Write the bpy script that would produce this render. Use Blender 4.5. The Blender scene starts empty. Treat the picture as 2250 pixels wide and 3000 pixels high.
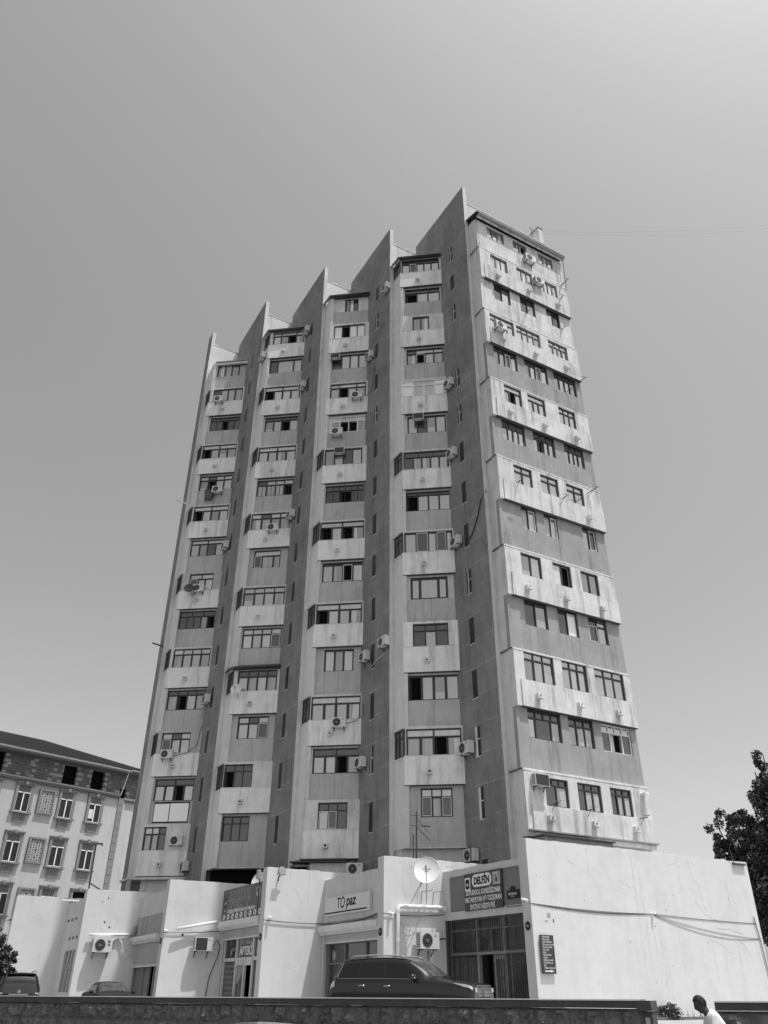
import bpy, bmesh, math, random
from mathutils import Vector, Matrix, noise
random.seed(7)
D = bpy.data
scene = bpy.context.scene
COL = scene.collection
# ------------------------------------------------------------------ camera (eye is the origin, street 1.75 m below)
F_PX = 2315.0
up = Vector((21.0, 3820.0, -F_PX)).normalized()
fw = Vector((0, 0, -1)); fw = (fw - up * fw.dot(up)).normalized()
rt = fw.cross(up)
cam = D.objects.new('camera', D.cameras.new('camera')); COL.objects.link(cam)
cam.data.sensor_fit = 'HORIZONTAL'; cam.data.sensor_width = 36.0; cam.data.lens = 36.0 * F_PX / 2250.0
cam.data.clip_start = 0.1; cam.data.clip_end = 3000
cam.matrix_world = Matrix((rt, fw, up)).to_4x4()
scene.camera = cam
# ------------------------------------------------------------------ light
SUN_AZ, SUN_EL = 116.0, 70.5
w = D.worlds.new('World'); scene.world = w; w.use_nodes = True
nt = w.node_tree; nt.nodes.clear()
sky = nt.nodes.new('ShaderNodeTexSky'); sky.sky_type = 'NISHITA'; sky.sun_disc = False
sky.sun_elevation = math.radians(SUN_EL); sky.sun_rotation = math.radians(SUN_AZ)
sky.air_density = 1.0; sky.dust_density = 2.6; sky.ozone_density = 1.0
bw = nt.nodes.new('ShaderNodeRGBToBW')
bg = nt.nodes.new('ShaderNodeBackground'); bg.inputs['Strength'].default_value = 0.14
ou = nt.nodes.new('ShaderNodeOutputWorld')
nt.links.new(sky.outputs[0], bw.inputs[0]); nt.links.new(bw.outputs[0], bg.inputs[0]); nt.links.new(bg.outputs[0], ou.inputs[0])
sl = D.lights.new('sun', 'SUN'); sl.energy = 2.9; sl.angle = math.radians(0.53); sl.color = (1, 1, 1)
so = D.objects.new('sun', sl); COL.objects.link(so)
a, e = math.radians(SUN_AZ), math.radians(SUN_EL)
sd = Vector((math.sin(a) * math.cos(e), math.cos(a) * math.cos(e), math.sin(e)))
so.rotation_euler = sd.to_track_quat('Z', 'Y').to_euler(); so.location = sd * 100
scene.view_settings.view_transform = 'Standard'; scene.view_settings.look = 'None'
scene.view_settings.exposure = 0.46; scene.view_settings.gamma = 1.0

# ------------------------------------------------------------------ materials (the photograph is black and white: all greys)
MATS = {}
def mat(name, v, rough=0.85, spec=0.3, metal=0.0, n_amp=0.0, n_scale=1.5, streak=0.0, fine=0.0, bump=0.0, bscale=20.0, joint=None, gloss=0.0, patch=0.0, folds=0.0, coat=0.0):
    if name in MATS: return MATS[name]
    m = D.materials.new(name); m.use_nodes = True; MATS[name] = m
    t = m.node_tree; N = t.nodes; L = t.links
    p = N['Principled BSDF']; out = N['Material Output']
    p.inputs['Roughness'].default_value = rough; p.inputs['Metallic'].default_value = metal
    p.inputs['Specular IOR Level'].default_value = spec
    p.inputs['Coat Weight'].default_value = coat; p.inputs['Coat Roughness'].default_value = 0.05
    tc = N.new('ShaderNodeTexCoord')
    val = None
    def math_(op, a_, b_=None, c_=None):
        n = N.new('ShaderNodeMath'); n.operation = op
        for i, x in enumerate((a_, b_, c_)):
            if x is None: continue
            if isinstance(x, (int, float)): n.inputs[i].default_value = x
            else: L.new(x, n.inputs[i])
        return n.outputs[0]
    def noise_(scale, det=4, vec_scale=(1, 1, 1), rgh=0.6):
        mp = N.new('ShaderNodeMapping'); mp.inputs['Scale'].default_value = vec_scale
        L.new(tc.outputs['Object'], mp.inputs[0])
        n = N.new('ShaderNodeTexNoise'); n.inputs['Scale'].default_value = scale; n.inputs['Detail'].default_value = det; n.inputs['Roughness'].default_value = rgh
        L.new(mp.outputs[0], n.inputs['Vector']); return n.outputs['Fac']
    f = 1.0
    if n_amp: f = math_('MULTIPLY_ADD', math_('SUBTRACT', noise_(n_scale, 6), 0.5), n_amp * 3.2, f)
    if fine:
        f = math_('MULTIPLY_ADD', math_('SUBTRACT', noise_(14, 5), 0.5), fine * 2, f)
        f = math_('MULTIPLY_ADD', math_('SUBTRACT', noise_(2.6, 7, (1, 1, .6), .75), 0.5), fine * 4.5, f)
    if folds: f = math_('MULTIPLY_ADD', math_('SUBTRACT', noise_(4.5, 1, (1, 1, 0.04)), 0.5), folds * 2, f)
    if streak:
        s = N.new('ShaderNodeMapRange'); s.inputs[1].default_value = 0.5; s.inputs[2].default_value = 0.66
        L.new(noise_(2.2, 4, (1, 1, 0.09), 0.7), s.inputs[0])
        f = math_('SUBTRACT', f, math_('MULTIPLY', s.outputs[0], streak))
    if patch:
        s = N.new('ShaderNodeMapRange'); s.inputs[1].default_value = 0.56; s.inputs[2].default_value = 0.62
        L.new(noise_(0.75, 5, (1, 1, 1), 0.62), s.inputs[0])
        f = math_('SUBTRACT', f, math_('MULTIPLY', s.outputs[0], patch))
    if joint:   # thin horizontal casting joints (first height, spacing) and sparse vertical ones
        z0, dz, amp = joint
        sx = N.new('ShaderNodeSeparateXYZ'); L.new(tc.outputs['Object'], sx.inputs[0])
        fr_ = math_('FRACT', math_('DIVIDE', math_('SUBTRACT', sx.outputs[2], z0 - 50 * dz), dz))
        line = math_('LESS_THAN', fr_, 0.055 / dz)
        wob = N.new('ShaderNodeMapRange'); wob.inputs[1].default_value = 0.35; wob.inputs[2].default_value = 0.6
        L.new(noise_(0.9, 3), wob.inputs[0])
        f = math_('ADD', f, math_('MULTIPLY', math_('MULTIPLY', line, wob.outputs[0]), amp))
    if not isinstance(f, float):
        v_ = math_('MAXIMUM', math_('MULTIPLY', f, v), 0.003)
        cb = N.new('ShaderNodeCombineColor'); [L.new(v_, cb.inputs[i]) for i in range(3)]
        L.new(cb.outputs[0], p.inputs['Base Color'])
    else:
        p.inputs['Base Color'].default_value = (v, v, v, 1)
    if bump:
        b = N.new('ShaderNodeBump'); b.inputs['Strength'].default_value = bump; b.inputs['Distance'].default_value = 0.02
        L.new(noise_(bscale, 6), b.inputs['Height']); L.new(b.outputs[0], p.inputs['Normal'])
    if gloss:
        g = N.new('ShaderNodeBsdfGlossy'); g.inputs['Roughness'].default_value = 0.04; g.inputs['Color'].default_value = (.95, .95, .95, 1)
        b = N.new('ShaderNodeBump'); b.inputs['Strength'].default_value = 0.25; b.inputs['Distance'].default_value = 0.02
        L.new(noise_(1.3, 2), b.inputs['Height']); L.new(b.outputs[0], g.inputs['Normal'])
        mx = N.new('ShaderNodeMixShader'); mx.inputs[0].default_value = gloss
        L.new(p.outputs[0], mx.inputs[1]); L.new(g.outputs[0], mx.inputs[2]); L.new(mx.outputs[0], out.inputs[0])
    return m
Z0 = 9.1; DZ = 3.03
def zk(k): return Z0 + DZ * k
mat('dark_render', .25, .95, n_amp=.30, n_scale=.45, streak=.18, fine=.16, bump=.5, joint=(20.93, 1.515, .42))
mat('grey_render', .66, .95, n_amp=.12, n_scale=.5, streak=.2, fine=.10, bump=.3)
mat('band_render', .84, .9, n_amp=.10, n_scale=.8, streak=.30, fine=.09, bump=.25)
mat('recess_render', .50, .9, n_amp=.11, n_scale=.8, streak=.16, fine=.08, bump=.25)
mat('patch_render', .70, .9, n_amp=.15, n_scale=1.1, streak=.25, fine=.10, bump=.3)
mat('east_light', .66, .92, n_amp=.18, n_scale=.7, streak=.38, fine=.11, bump=.35, patch=.10)
mat('east_grey', .34, .92, n_amp=.16, n_scale=.7, streak=.26, fine=.10, bump=.3)
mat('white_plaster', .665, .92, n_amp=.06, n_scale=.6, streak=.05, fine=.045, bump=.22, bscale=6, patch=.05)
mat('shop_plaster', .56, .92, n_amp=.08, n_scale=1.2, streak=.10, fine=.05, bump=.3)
mat('shop_dirty', .36, .95, n_amp=.2, n_scale=2, streak=.4, fine=.1, bump=.5)
mat('shop_dark_panel', .20, .8, n_amp=.08, n_scale=1.2, streak=.06)
mat('joint_dark', .12, .95); mat('cheek_render', .74, .95, n_amp=.06, n_scale=.5, streak=.12, fine=.05, bump=.3)
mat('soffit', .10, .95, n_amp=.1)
mat('frame_dark', .055, .55, .4, n_amp=.1, n_scale=3)
mat('frame_grey', .16, .6, .4)
mat('frame_white', .82, .5, .4, fine=.08)
mat('pane_light', .50, .3, folds=.30, gloss=.30); mat('pane_light_b', .66, .4, folds=.12, gloss=.16); mat('pane_light_c', .36, .3, folds=.35, gloss=.36)
mat('pane_mid_b', .10, .2, n_amp=.3, n_scale=.8, gloss=.30); mat('pane_mid_c', .26, .2, folds=.3, gloss=.40)
mat('pane_mid', .17, .2, n_amp=.25, n_scale=.8, gloss=.42)
mat('pane_dark', .045, .2, n_amp=.3, n_scale=.9, gloss=.10)
mat('pane_open', .010, .9, 0); mat('pane_slit', .025, .4, .3, n_amp=.3); mat('lattice_grey', .36, .9)
mat('plaster_stain', .60, .95, n_amp=.2, n_scale=2); mat('plaster_crack', .42, .95)
mat('pane_white', .86, .4, fine=.02, gloss=.25)
mat('curtain', .42, .7, folds=.45, gloss=.12)
mat('metal_dark', .05, .5, .5)
mat('metal_grey', .30, .5, .5, n_amp=.1)
mat('ac_white', .66, .45, .5, fine=.04, n_amp=.06, n_scale=6)
mat('ac_dark', .03, .5, .4)
mat('pvc', .85, .35, .5)
mat('shutter', .46, .5, .4, n_amp=.05)
mat('shutter_box', .62, .45, .4, n_amp=.06, streak=.12)
mat('ink_white', .78, .6); mat('ink_black', .015, .6); mat('ink_grey', .45, .6)
mat('sign_dark', .05, .45, .4, n_amp=.1); mat('sign_mid', .10, .5, .4, n_amp=.25, n_scale=2.5); mat('sign_light', .60, .4, .4, n_amp=.03)
mat('stone', .17, .95, n_amp=.5, n_scale=3, fine=.42, bump=1.0, bscale=14, patch=.2)
mat('mortar', .15, .95, n_amp=.2, n_scale=4, fine=.1)
mat('coping', .085, .9, n_amp=.25, n_scale=3, fine=.2, bump=.5)
mat('asphalt', .10, .95, n_amp=.15, n_scale=.3, fine=.15, bump=.4)
mat('paving', .34, .9, n_amp=.12, n_scale=.8, fine=.1, bump=.3)
mat('leaf', .04, .55, .4, n_amp=.25, n_scale=.8); mat('leaf_light', .10, .55, .4, n_amp=.25, n_scale=.8)
mat('bark', .10, .95, n_amp=.3, n_scale=6, bump=.6)
mat('roof_tile', .030, .95, .1, n_amp=.10, n_scale=1.5, fine=.06)
mat('brick', .155, .95, n_amp=.2, n_scale=2.5, fine=.12, bump=.4)
mat('limestone', .47, .92, n_amp=.07, n_scale=.35, streak=.10, fine=.04)
mat('trim', .22, .85, n_amp=.10, n_scale=2)
mat('car_black', .006, .3, .35, coat=.8); mat('car_grey', .022, .6, .15, coat=.05)
mat('car_glass', .006, .1, .4, gloss=.02); mat('car_glass_clear', .07, .1, .6, n_amp=.5, n_scale=3, gloss=.07)
mat('chrome', .42, .25, .5, metal=1.0); mat('lamp_glass', .28, .1, .5, fine=.3, gloss=.25); mat('rubber', .02, .9)
mat('shirt', .78, .8, n_amp=.05, n_scale=5, bump=.2, bscale=9); mat('skin', .07, .6, .4); mat('hair', .008, .7); mat('trousers', .05, .85)

# ------------------------------------------------------------------ mesh helpers
class MB:
    def __init__(s): s.v = []; s.f = []; s.m = []; s.names = []; s.sm = False
    def mi(s, name):
        if name not in s.names: s.names.append(name)
        return s.names.index(name)
    def poly(s, pts, m):
        b = len(s.v); s.v += [tuple(p) for p in pts]; s.f.append(tuple(range(b, b + len(pts)))); s.m.append(s.mi(m))
    def hexa(s, p, m):   # p: 8 points, bottom 4 (ccw) then top 4
        b = len(s.v); s.v += [tuple(x) for x in p]; k = s.mi(m)
        for q in ((3, 2, 1, 0), (4, 5, 6, 7), (0, 1, 5, 4), (1, 2, 6, 5), (2, 3, 7, 6), (3, 0, 4, 7)):
            s.f.append(tuple(b + i for i in q)); s.m.append(k)
    def fbox(s, fr, u0, u1, z0, z1, d0, d1, m):
        s.hexa([fr(u0, z0, d1), fr(u1, z0, d1), fr(u1, z0, d0), fr(u0, z0, d0), fr(u0, z1, d1), fr(u1, z1, d1), fr(u1, z1, d0), fr(u0, z1, d0)], m)
    def box(s, x0, x1, y0, y1, z0, z1, m):
        s.hexa([(x0, y0, z0), (x1, y0, z0), (x1, y1, z0), (x0, y1, z0), (x0, y0, z1), (x1, y0, z1), (x1, y1, z1), (x0, y1, z1)], m)
    def prism(s, pts2, z0, z1, m, mats=None, cap=True):
        n = len(pts2)
        for i in range(n):
            a_, b_ = pts2[i], pts2[(i + 1) % n]
            s.poly([(a_[0], a_[1], z0), (b_[0], b_[1], z0), (b_[0], b_[1], z1), (a_[0], a_[1], z1)], (mats[i] if mats else m))
        if cap:
            s.poly([(p[0], p[1], z1) for p in pts2], m); s.poly([(p[0], p[1], z0) for p in reversed(pts2)], m)
    def tube(s, pts, r, m, n=8, close=False):
        pts = [Vector(p) for p in pts]; rr = r if isinstance(r, (list, tuple)) else [r] * len(pts)
        base = len(s.v); k = s.mi(m); prev = None
        for i, p in enumerate(pts):
            d = (pts[min(i + 1, len(pts) - 1)] - pts[max(i - 1, 0)]).normalized()
            if prev is None:
                x = d.orthogonal().normalized()
            else:
                x = (prev - d * prev.dot(d)).normalized()
            prev = x; y = d.cross(x)
            for j in range(n):
                t_ = 2 * math.pi * j / n; s.v.append(tuple(p + (x * math.cos(t_) + y * math.sin(t_)) * rr[i]))
        for i in range(len(pts) - 1):
            for j in range(n):
                a_ = base + i * n + j; b_ = base + i * n + (j + 1) % n
                s.f.append((a_, b_, b_ + n, a_ + n)); s.m.append(k)
        s.f.append(tuple(base + j for j in reversed(range(n)))); s.m.append(k)
        s.f.append(tuple(base + (len(pts) - 1) * n + j for j in range(n))); s.m.append(k)
    def disc(s, c, nrm, r, thick, m, n=20, ry=None, xax=None):
        c = Vector(c); nrm = Vector(nrm).normalized(); x = Vector(xax).normalized() if xax is not None else (Vector((0, 0, 1)).cross(nrm)).normalized(); y = nrm.cross(x); ry = ry or r
        ring = [c + x * math.cos(2 * math.pi * i / n) * r + y * math.sin(2 * math.pi * i / n) * ry for i in range(n)]
        top = [p + nrm * thick for p in ring]
        s.poly(top, m); s.poly(list(reversed(ring)), m)
        for i in range(n): s.poly([ring[i], ring[(i + 1) % n], top[(i + 1) % n], top[i]], m)
    def grid(s, fn, nu, nv, m):
        b = len(s.v); k = s.mi(m)
        for i in range(nu + 1):
            for j in range(nv + 1): s.v.append(tuple(fn(i / nu, j / nv)))
        for i in range(nu):
            for j in range(nv):
                a_ = b + i * (nv + 1) + j
                s.f.append((a_, a_ + nv + 1, a_ + nv + 2, a_ + 1)); s.m.append(k)
    def build(s, name, parent=None, local=False, smooth=False, label=None):
        me = D.meshes.new(name)
        off = Vector((0, 0, 0)) if local else wl(parent)
        me.from_pydata([tuple(Vector(p) - off) for p in s.v], [], s.f)
        for nm in s.names: me.materials.append(MATS[nm])
        me.polygons.foreach_set('material_index', s.m)
        if smooth: me.polygons.foreach_set('use_smooth', [True] * len(s.f))
        me.update()
        o = D.objects.new(name, me); COL.objects.link(o)
        if parent is not None: o.parent = parent
        if label: o['label'] = label
        return o
def wl(o):
    v = Vector((0, 0, 0))
    while o is not None: v = v + o.location; o = o.parent
    return v
def tag(o, label=None, cat=None, group=None, kind=None):
    if label: o['label'] = label
    if cat: o['category'] = cat
    if group: o['group'] = group
    if kind: o['kind'] = kind
    return o
def empty(name, loc, label, cat, group=None, rz=0.0):
    o = D.objects.new(name, None); COL.objects.link(o); o.location = loc; o.rotation_euler = (0, 0, rz); o.empty_display_size = .3
    return tag(o, label, cat, group)
def copy_tree(o, parent=None):
    c = o.copy(); COL.objects.link(c); c.parent = parent
    for ch in list(o.children): copy_tree(ch, c)
    return c
def V2(x, y): return Vector((x, y))
def az(deg): return V2(math.sin(math.radians(deg)), math.cos(math.radians(deg)))
class Fr:
    def __init__(s, o, u): s.o = Vector(o); s.u = Vector(u).normalized(); s.n = V2(s.u.y, -s.u.x)
    def __call__(s, u, z, d=0.0):
        p = s.o + s.u * u + s.n * d; return Vector((p.x, p.y, z))
    def rz(s): return math.atan2(s.u.y, s.u.x)
R = az(60); T = az(150)
def text(name, txt, size, fr, u, z, d, m, parent, sx=1.0, shear=0.0, align='CENTER', ext=.004, rot=0.0, bold=0.0, local=False):
    cu = D.curves.new(name, 'FONT'); cu.body = txt; cu.size = size; cu.shear = shear; cu.align_x = align; cu.align_y = 'CENTER'
    cu.extrude = ext; cu.offset = bold; cu.resolution_u = 3
    ob = D.objects.new(name, cu); COL.objects.link(ob)
    dg = bpy.context.evaluated_depsgraph_get(); me = D.meshes.new_from_object(ob.evaluated_get(dg))
    D.objects.remove(ob); off = Vector((0, 0, 0)) if local else wl(parent)
    c, s_ = math.cos(rot), math.sin(rot)
    for v in me.vertices:
        x, y = v.co.x * sx, v.co.y
        v.co = fr(u + x * c - y * s_, z + x * s_ + y * c, d + v.co.z) - off
    me.materials.clear(); me.materials.append(MATS[m]); me.name = name
    o = D.objects.new(name, me); COL.objects.link(o); o.parent = parent
    return o

# ================================================================== THE SETTING
def struct(o): o['kind'] = 'structure'; return o
gb = MB(); gb.poly([(-900, -900, -1.75), (900, -900, -1.75), (900, 1200, -1.75), (-900, 1200, -1.75)], 'asphalt')
struct(gb.build('street'))
WALL_A = V2(-14.2, 30.6); WALL_B = V2(5.13, 18.28)      # retaining wall line (left, right end)
wd = (WALL_B - WALL_A).normalized(); wn = V2(wd.y, -wd.x)
def gz(x): return -0.9 + min(0.0, x + 2) * 0.018
tb = MB()
line = [WALL_A - wd * 40, WALL_A - wd * 10, WALL_A, WALL_A.lerp(WALL_B, .33), WALL_A.lerp(WALL_B, .66), WALL_B, WALL_B + wd * 1.4, WALL_B + wd * 14, WALL_B + wd * 40]
for i in range(len(line) - 1):
    p, q = line[i] - wn * .12, line[i + 1] - wn * .12
    far = 140
    a2, b2 = p - wn * far, q - wn * far
    tb.poly([(p.x, p.y, gz(p.x)), (q.x, q.y, gz(q.x)), (b2.x, b2.y, gz(q.x)), (a2.x, a2.y, gz(p.x))], 'paving')
    tb.poly([(p.x, p.y, -1.9), (q.x, q.y, -1.9), (q.x, q.y, gz(q.x)), (p.x, p.y, gz(p.x))], 'coping')
struct(tb.build('parking_terrace'))

# ================================================================== APARTMENT TOWER
F5 = V2(5.88, 39.05); STEP = R * 2.79 + T * 6.2
def Fc(i): return F5 - STEP * (5 - i)
H = 52.95; HP = 52.0; BASE = -1.3
tower = empty('apartment_tower', (Fc(3).x, Fc(3).y, 0), 'tall grey concrete apartment tower with a saw-toothed front of glazed balconies', 'apartment tower')
body = MB()
# sawtooth body: fins + recessed parapet walls
pts = []; ms = []; FT = .3; SB = .5
start = Fc(1) - T * 1.15
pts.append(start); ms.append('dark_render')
for i in range(1, 6):
    f = Fc(i)
    if i > 1:
        pass
    pts.append(f); ms.append('grey_render')
    pts.append(f + R * FT); ms.append('grey_render')
    pts.append(f + R * FT - T * SB); ms.append('grey_render')
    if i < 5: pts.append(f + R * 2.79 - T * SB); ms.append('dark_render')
pts.append(F5 + R * 8.45 - T * SB); ms.append('grey_render')
pts.append(F5 + R * 8.45 - T * 13); ms.append('grey_render')
pts.append(Fc(1) + R * 5 - T * 13); ms.append('grey_render')
pts.append(start + R * 1.2 - T * .3); ms.append('grey_render')
def fan_prism(mb, pts, z0, z1, ms):
    n = len(pts)
    for i in range(n):
        a_, b_ = pts[i], pts[(i + 1) % n]
        mb.poly([(a_.x, a_.y, z0), (b_.x, b_.y, z0), (b_.x, b_.y, z1), (a_.x, a_.y, z1)], ms[i])
    mb.poly([(p.x, p.y, z1) for p in pts], 'grey_render')
fan_prism(body, pts, BASE, HP, ms)
body.build('wall', tower)
# fin crowns: every dark blade wall rises a little above the parapets
for i in range(1, 6):
    f = Fc(i); m_ = MB(); L_ = 6.7 if i > 1 else 1.15
    q = [f - T * L_, f, f + R * FT, f + R * FT - T * L_]
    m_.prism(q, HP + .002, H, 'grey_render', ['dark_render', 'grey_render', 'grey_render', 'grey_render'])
    # weathered coping, slightly uneven
    for j in range(9):
        a_ = f - T * (L_ * j / 9.); b_ = f - T * (L_ * (j + 1) / 9. - .01); h_ = random.uniform(.02, .07)
        m_.prism([b_ - R * .02, a_ - R * .02, a_ + R * (FT + .02), b_ + R * (FT + .02)], H, H + h_, 'grey_render')
    m_.build('fin_crown', tower)
    if i < 5:
        m_ = MB(); g = Fr(f, R)
        for j in range(4):
            m_.fbox(g, .32 + j * .62, .32 + j * .62 + .6, HP + .001, HP + random.uniform(.04, .16), -SB - .3, -SB + .03, 'grey_render')
        m_.build('parapet_coping', tower)
g = Fr(F5, R); m_ = MB()
for j in range(12):
    m_.fbox(g, .32 + j * .68, .32 + j * .68 + .66, HP + .001, HP + random.uniform(.05, .14), -SB - .3, -SB + .03, 'grey_render')
m_.build('parapet_coping', tower)

PM = {'L': 'pane_light', 'M': 'pane_mid', 'D': 'pane_dark', 'K': 'pane_open', 'W': 'pane_white', 'C': 'curtain'}
def window(parent, fr, u0, u1, z0, z1, lower, upper=None, th=.38, widths=None, uw=None, frame='frame_dark', d=-.1, ft=.07, mt=.06, white=(), name='window', label=None, muntin=0):
    """frame mesh + one pane sub-part; letters give the pane behind each opening"""
    fm = MB(); pm = MB()
    n = len(lower); widths = widths or [1] * n; tot = sum(widths)
    fm.fbox(fr, u0, u1, z0, z0 + ft * .8, d - .06, d + .03, frame); fm.fbox(fr, u0, u1, z1 - ft, z1, d - .06, d + .03, frame)
    fm.fbox(fr, u0, u0 + ft, z0 + ft * .8, z1 - ft, d - .06, d + .03, frame); fm.fbox(fr, u1 - ft, u1, z0 + ft * .8, z1 - ft, d - .06, d + .03, frame)
    zt = z1 - ft - (th if upper else 0)
    iu0, iu1 = u0 + ft, u1 - ft; W_ = iu1 - iu0; x = iu0
    for i, c in enumerate(lower):
        x1 = x + W_ * widths[i] / tot
        if i < n - 1: fm.fbox(fr, x1 - mt / 2, x1 + mt / 2, z0 + ft * .8, zt, d - .05, d + .022, frame)
        dd = d - .03 if c != 'K' else d - .16
        pa, pb = x + (0 if i == 0 else mt / 2), x1 - (0 if i == n - 1 else mt / 2)
        a_, b_ = pa, pb
        if c in 'LMC' and i not in white:   # sash rails
            e_ = .025
            fm.fbox(fr, pa, pa + e_, z0 + ft * .8, zt, d - .045, d + .012, frame); fm.fbox(fr, pb - e_, pb, z0 + ft * .8, zt, d - .045, d + .012, frame)
            fm.fbox(fr, pa + e_, pb - e_, zt - e_ * 1.6, zt, d - .045, d + .012, frame)
        if i in white:
            e_ = .028
            for q in ((pa, pa + e_, z0 + ft, zt), (pb - e_, pb, z0 + ft, zt), (pa + e_, pb - e_, z0 + ft, z0 + ft + e_), (pa + e_, pb - e_, zt - e_, zt)):
                fm.fbox(fr, q[0], q[1], q[2], q[3], d - .02, d + .04, 'frame_white')
        tilt = random.uniform(-.012, .012); mc = PM[c]
        if c == 'L': mc = random.choice(['pane_light', 'pane_light_b', 'pane_light_c', 'curtain'])
        if c == 'M': mc = random.choice(['pane_mid', 'pane_mid', 'pane_mid_b', 'pane_mid_c'])
        if c in 'LC' and b_ - a_ > .3 and random.random() < .4:   # half-drawn curtain, dim room beside it
            s_ = a_ + (b_ - a_) * random.uniform(.35, .65); mats_ = (mc, 'pane_mid_b') if random.random() < .5 else ('pane_mid_b', mc); sl_ = random.uniform(-.06, .06)
            pm.poly([fr(a_, z0, dd), fr(s_ - sl_, z0, dd), fr(s_ + sl_, zt, dd), fr(a_, zt, dd)], mats_[0]); pm.poly([fr(s_ - sl_, z0, dd), fr(b_, z0, dd), fr(b_, zt, dd), fr(s_ + sl_, zt, dd)], mats_[1])
        else:
            pm.poly([fr(a_, z0, dd - tilt), fr(b_, z0, dd + tilt), fr(b_, zt, dd + tilt), fr(a_, zt, dd - tilt)], mc)
            if c == 'M' and random.random() < .25: zz = z0 + (zt - z0) * random.uniform(.25, .5); pm.poly([fr(a_ + .03, z0, dd + .008), fr(b_ - .03, z0, dd + .008), fr(b_ - .03, zz, dd + .008), fr(a_ + .03, zz + .03, dd + .008)], 'pane_mid_c')
        if c == 'K' :    # half-open sash swung inside the dark opening
            pm.poly([fr(a_ + .02, z0 + .05, d - .05), fr(a_ + .02 + (b_ - a_) * .16, z0 + .05, d - .15), fr(a_ + .02 + (b_ - a_) * .16, zt - .05, d - .15), fr(a_ + .02, zt - .05, d - .05)], 'pane_dark')
        for q in range(muntin):
            um = pa + (pb - pa) * (q + 1) / (muntin + 1)
            fm.fbox(fr, um - .012, um + .012, z0 + ft, zt, d - .03, d + .005, frame)
        x = x1
    if upper:
        fm.fbox(fr, iu0, iu1, zt, zt + .05, d - .06, d + .025, frame)
        nu = len(upper); uw = uw or [1] * nu; tu = sum(uw); x = iu0
        for i, c in enumerate(upper):
            x1 = x + W_ * uw[i] / tu
            if i < nu - 1: fm.fbox(fr, x1 - mt / 2, x1 + mt / 2, zt + .05, z1 - ft, d - .05, d + .021, frame)
            tilt = random.uniform(-.006, .006)
            pm.poly([fr(x, zt + .05, d - .03 - tilt), fr(x1, zt + .05, d - .03 + tilt), fr(x1, z1 - ft, d - .03 + tilt), fr(x, z1 - ft, d - .03 - tilt)], PM[c])
            x = x1
    o = fm.build(name, parent, label=label); pm.build('pane', o)
    return o

# --- air conditioners
def make_ac():
    root = empty('air_conditioner', (0, 0, 0), 'air conditioner', 'air conditioner')
    w_, h_, d_ = .84, .56, .32
    c = MB(); c.box(-w_/2, w_/2, -d_, 0, 0, h_, 'ac_white')
    for j in range(8): c.box(-w_/2 - .004, -w_/2 + .01, -d_ + .03, -.05, .06 + j * .058, .085 + j * .058, 'ac_dark')
    o = c.build('casing', root, local=True)
    bm = bmesh.new(); bm.from_mesh(o.data); bm.free()
    f = MB(); cx_ = -w_/2 + .31
    f.disc((cx_, -d_ + .002, h_/2), (0, -1, 0), .235, .008, 'ac_dark', 24)
    for rr in (.22, .15, .08):
        f.tube([(cx_ + math.cos(t_) * rr, -d_ - .014, h_/2 + math.sin(t_) * rr) for t_ in [2 * math.pi * q / 20 for q in range(21)]], .004, 'ac_white' if rr == .22 else 'metal_grey', 4)
    f.disc((cx_, -d_ - .008, h_/2), (0, -1, 0), .045, .01, 'metal_grey', 12)
    f.build('fan_grille', root, local=True)
    b = MB(); b.box(w_/2 - .24, w_/2 - .1, -d_ - .003, -d_, h_ - .17, h_ - .07, 'ink_grey'); b.build('badge', root, local=True)
    for x in (-w_/2 + .12, w_/2 - .12):
        k = MB(); k.box(x - .02, x + .02, -d_ - .01, .08, -.035, 0, 'metal_dark'); k.hexa([(x - .015, -.05, -.035), (x + .015, -.05, -.035), (x + .015, .08, -.2), (x - .015, .08, -.2), (x - .015, -.09, -.035), (x + .015, -.09, -.035), (x + .015, .08, -.25), (x - .015, .08, -.25)], 'metal_dark')
        k.build('bracket', root, local=True)
    return root
AC0 = make_ac(); ac_used = [0]
def ac(fr, u, z, label, d=.08, s=1.0, dark=0, group='air conditioners hung on the apartment tower'):
    o = AC0 if not ac_used[0] else copy_tree(AC0); ac_used[0] += 1
    o.location = fr(u, z, d); o.rotation_euler = (0, 0, fr.rz()); o.scale = (s, s, s)
    tag(o, label, 'air conditioner', group)
    if dark:
        f = MB(); f.box(-.38, .14 if dark == 1 else .38, -.345, -.325, .04, .52, 'ac_dark')
        for q in range(9): f.box(-.36, .12 if dark == 1 else .36, -.352, -.345, .07 + q * .05, .08 + q * .05, 'frame_grey')
        f.build('front_panel', o, local=True)
    return o

def spout(fr, u, z, d=0.0):
    s = MB()
    s.fbox(fr, u - .15, u + .15, z, z + .07, d, d + .27, 'patch_render')
    s.fbox(fr, u - .15, u - .07, z + .07, z + .27, d, d + .20, 'patch_render'); s.fbox(fr, u + .07, u + .15, z + .07, z + .27, d, d + .20, 'patch_render')
    s.fbox(fr, u - .07, u + .07, z + .2, z + .27, d, d + .15, 'patch_render'); s.fbox(fr, u - .07, u + .07, z + .07, z + .2, d, d + .03, 'pane_open')
    s.build('drain_spout', tower)
def cable(name, pts, r, label, m='metal_dark', group=None):
    c = MB(); c.tube(pts, r, m, 5); o = c.build(name); tag(o, label, 'cable', group); return o
def sag(p, q, s, n=10):
    p, q = Vector(p), Vector(q); return [p.lerp(q, i / n) - Vector((0, 0, s * 4 * (i / n) * (1 - i / n))) for i in range(n + 1)]

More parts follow.
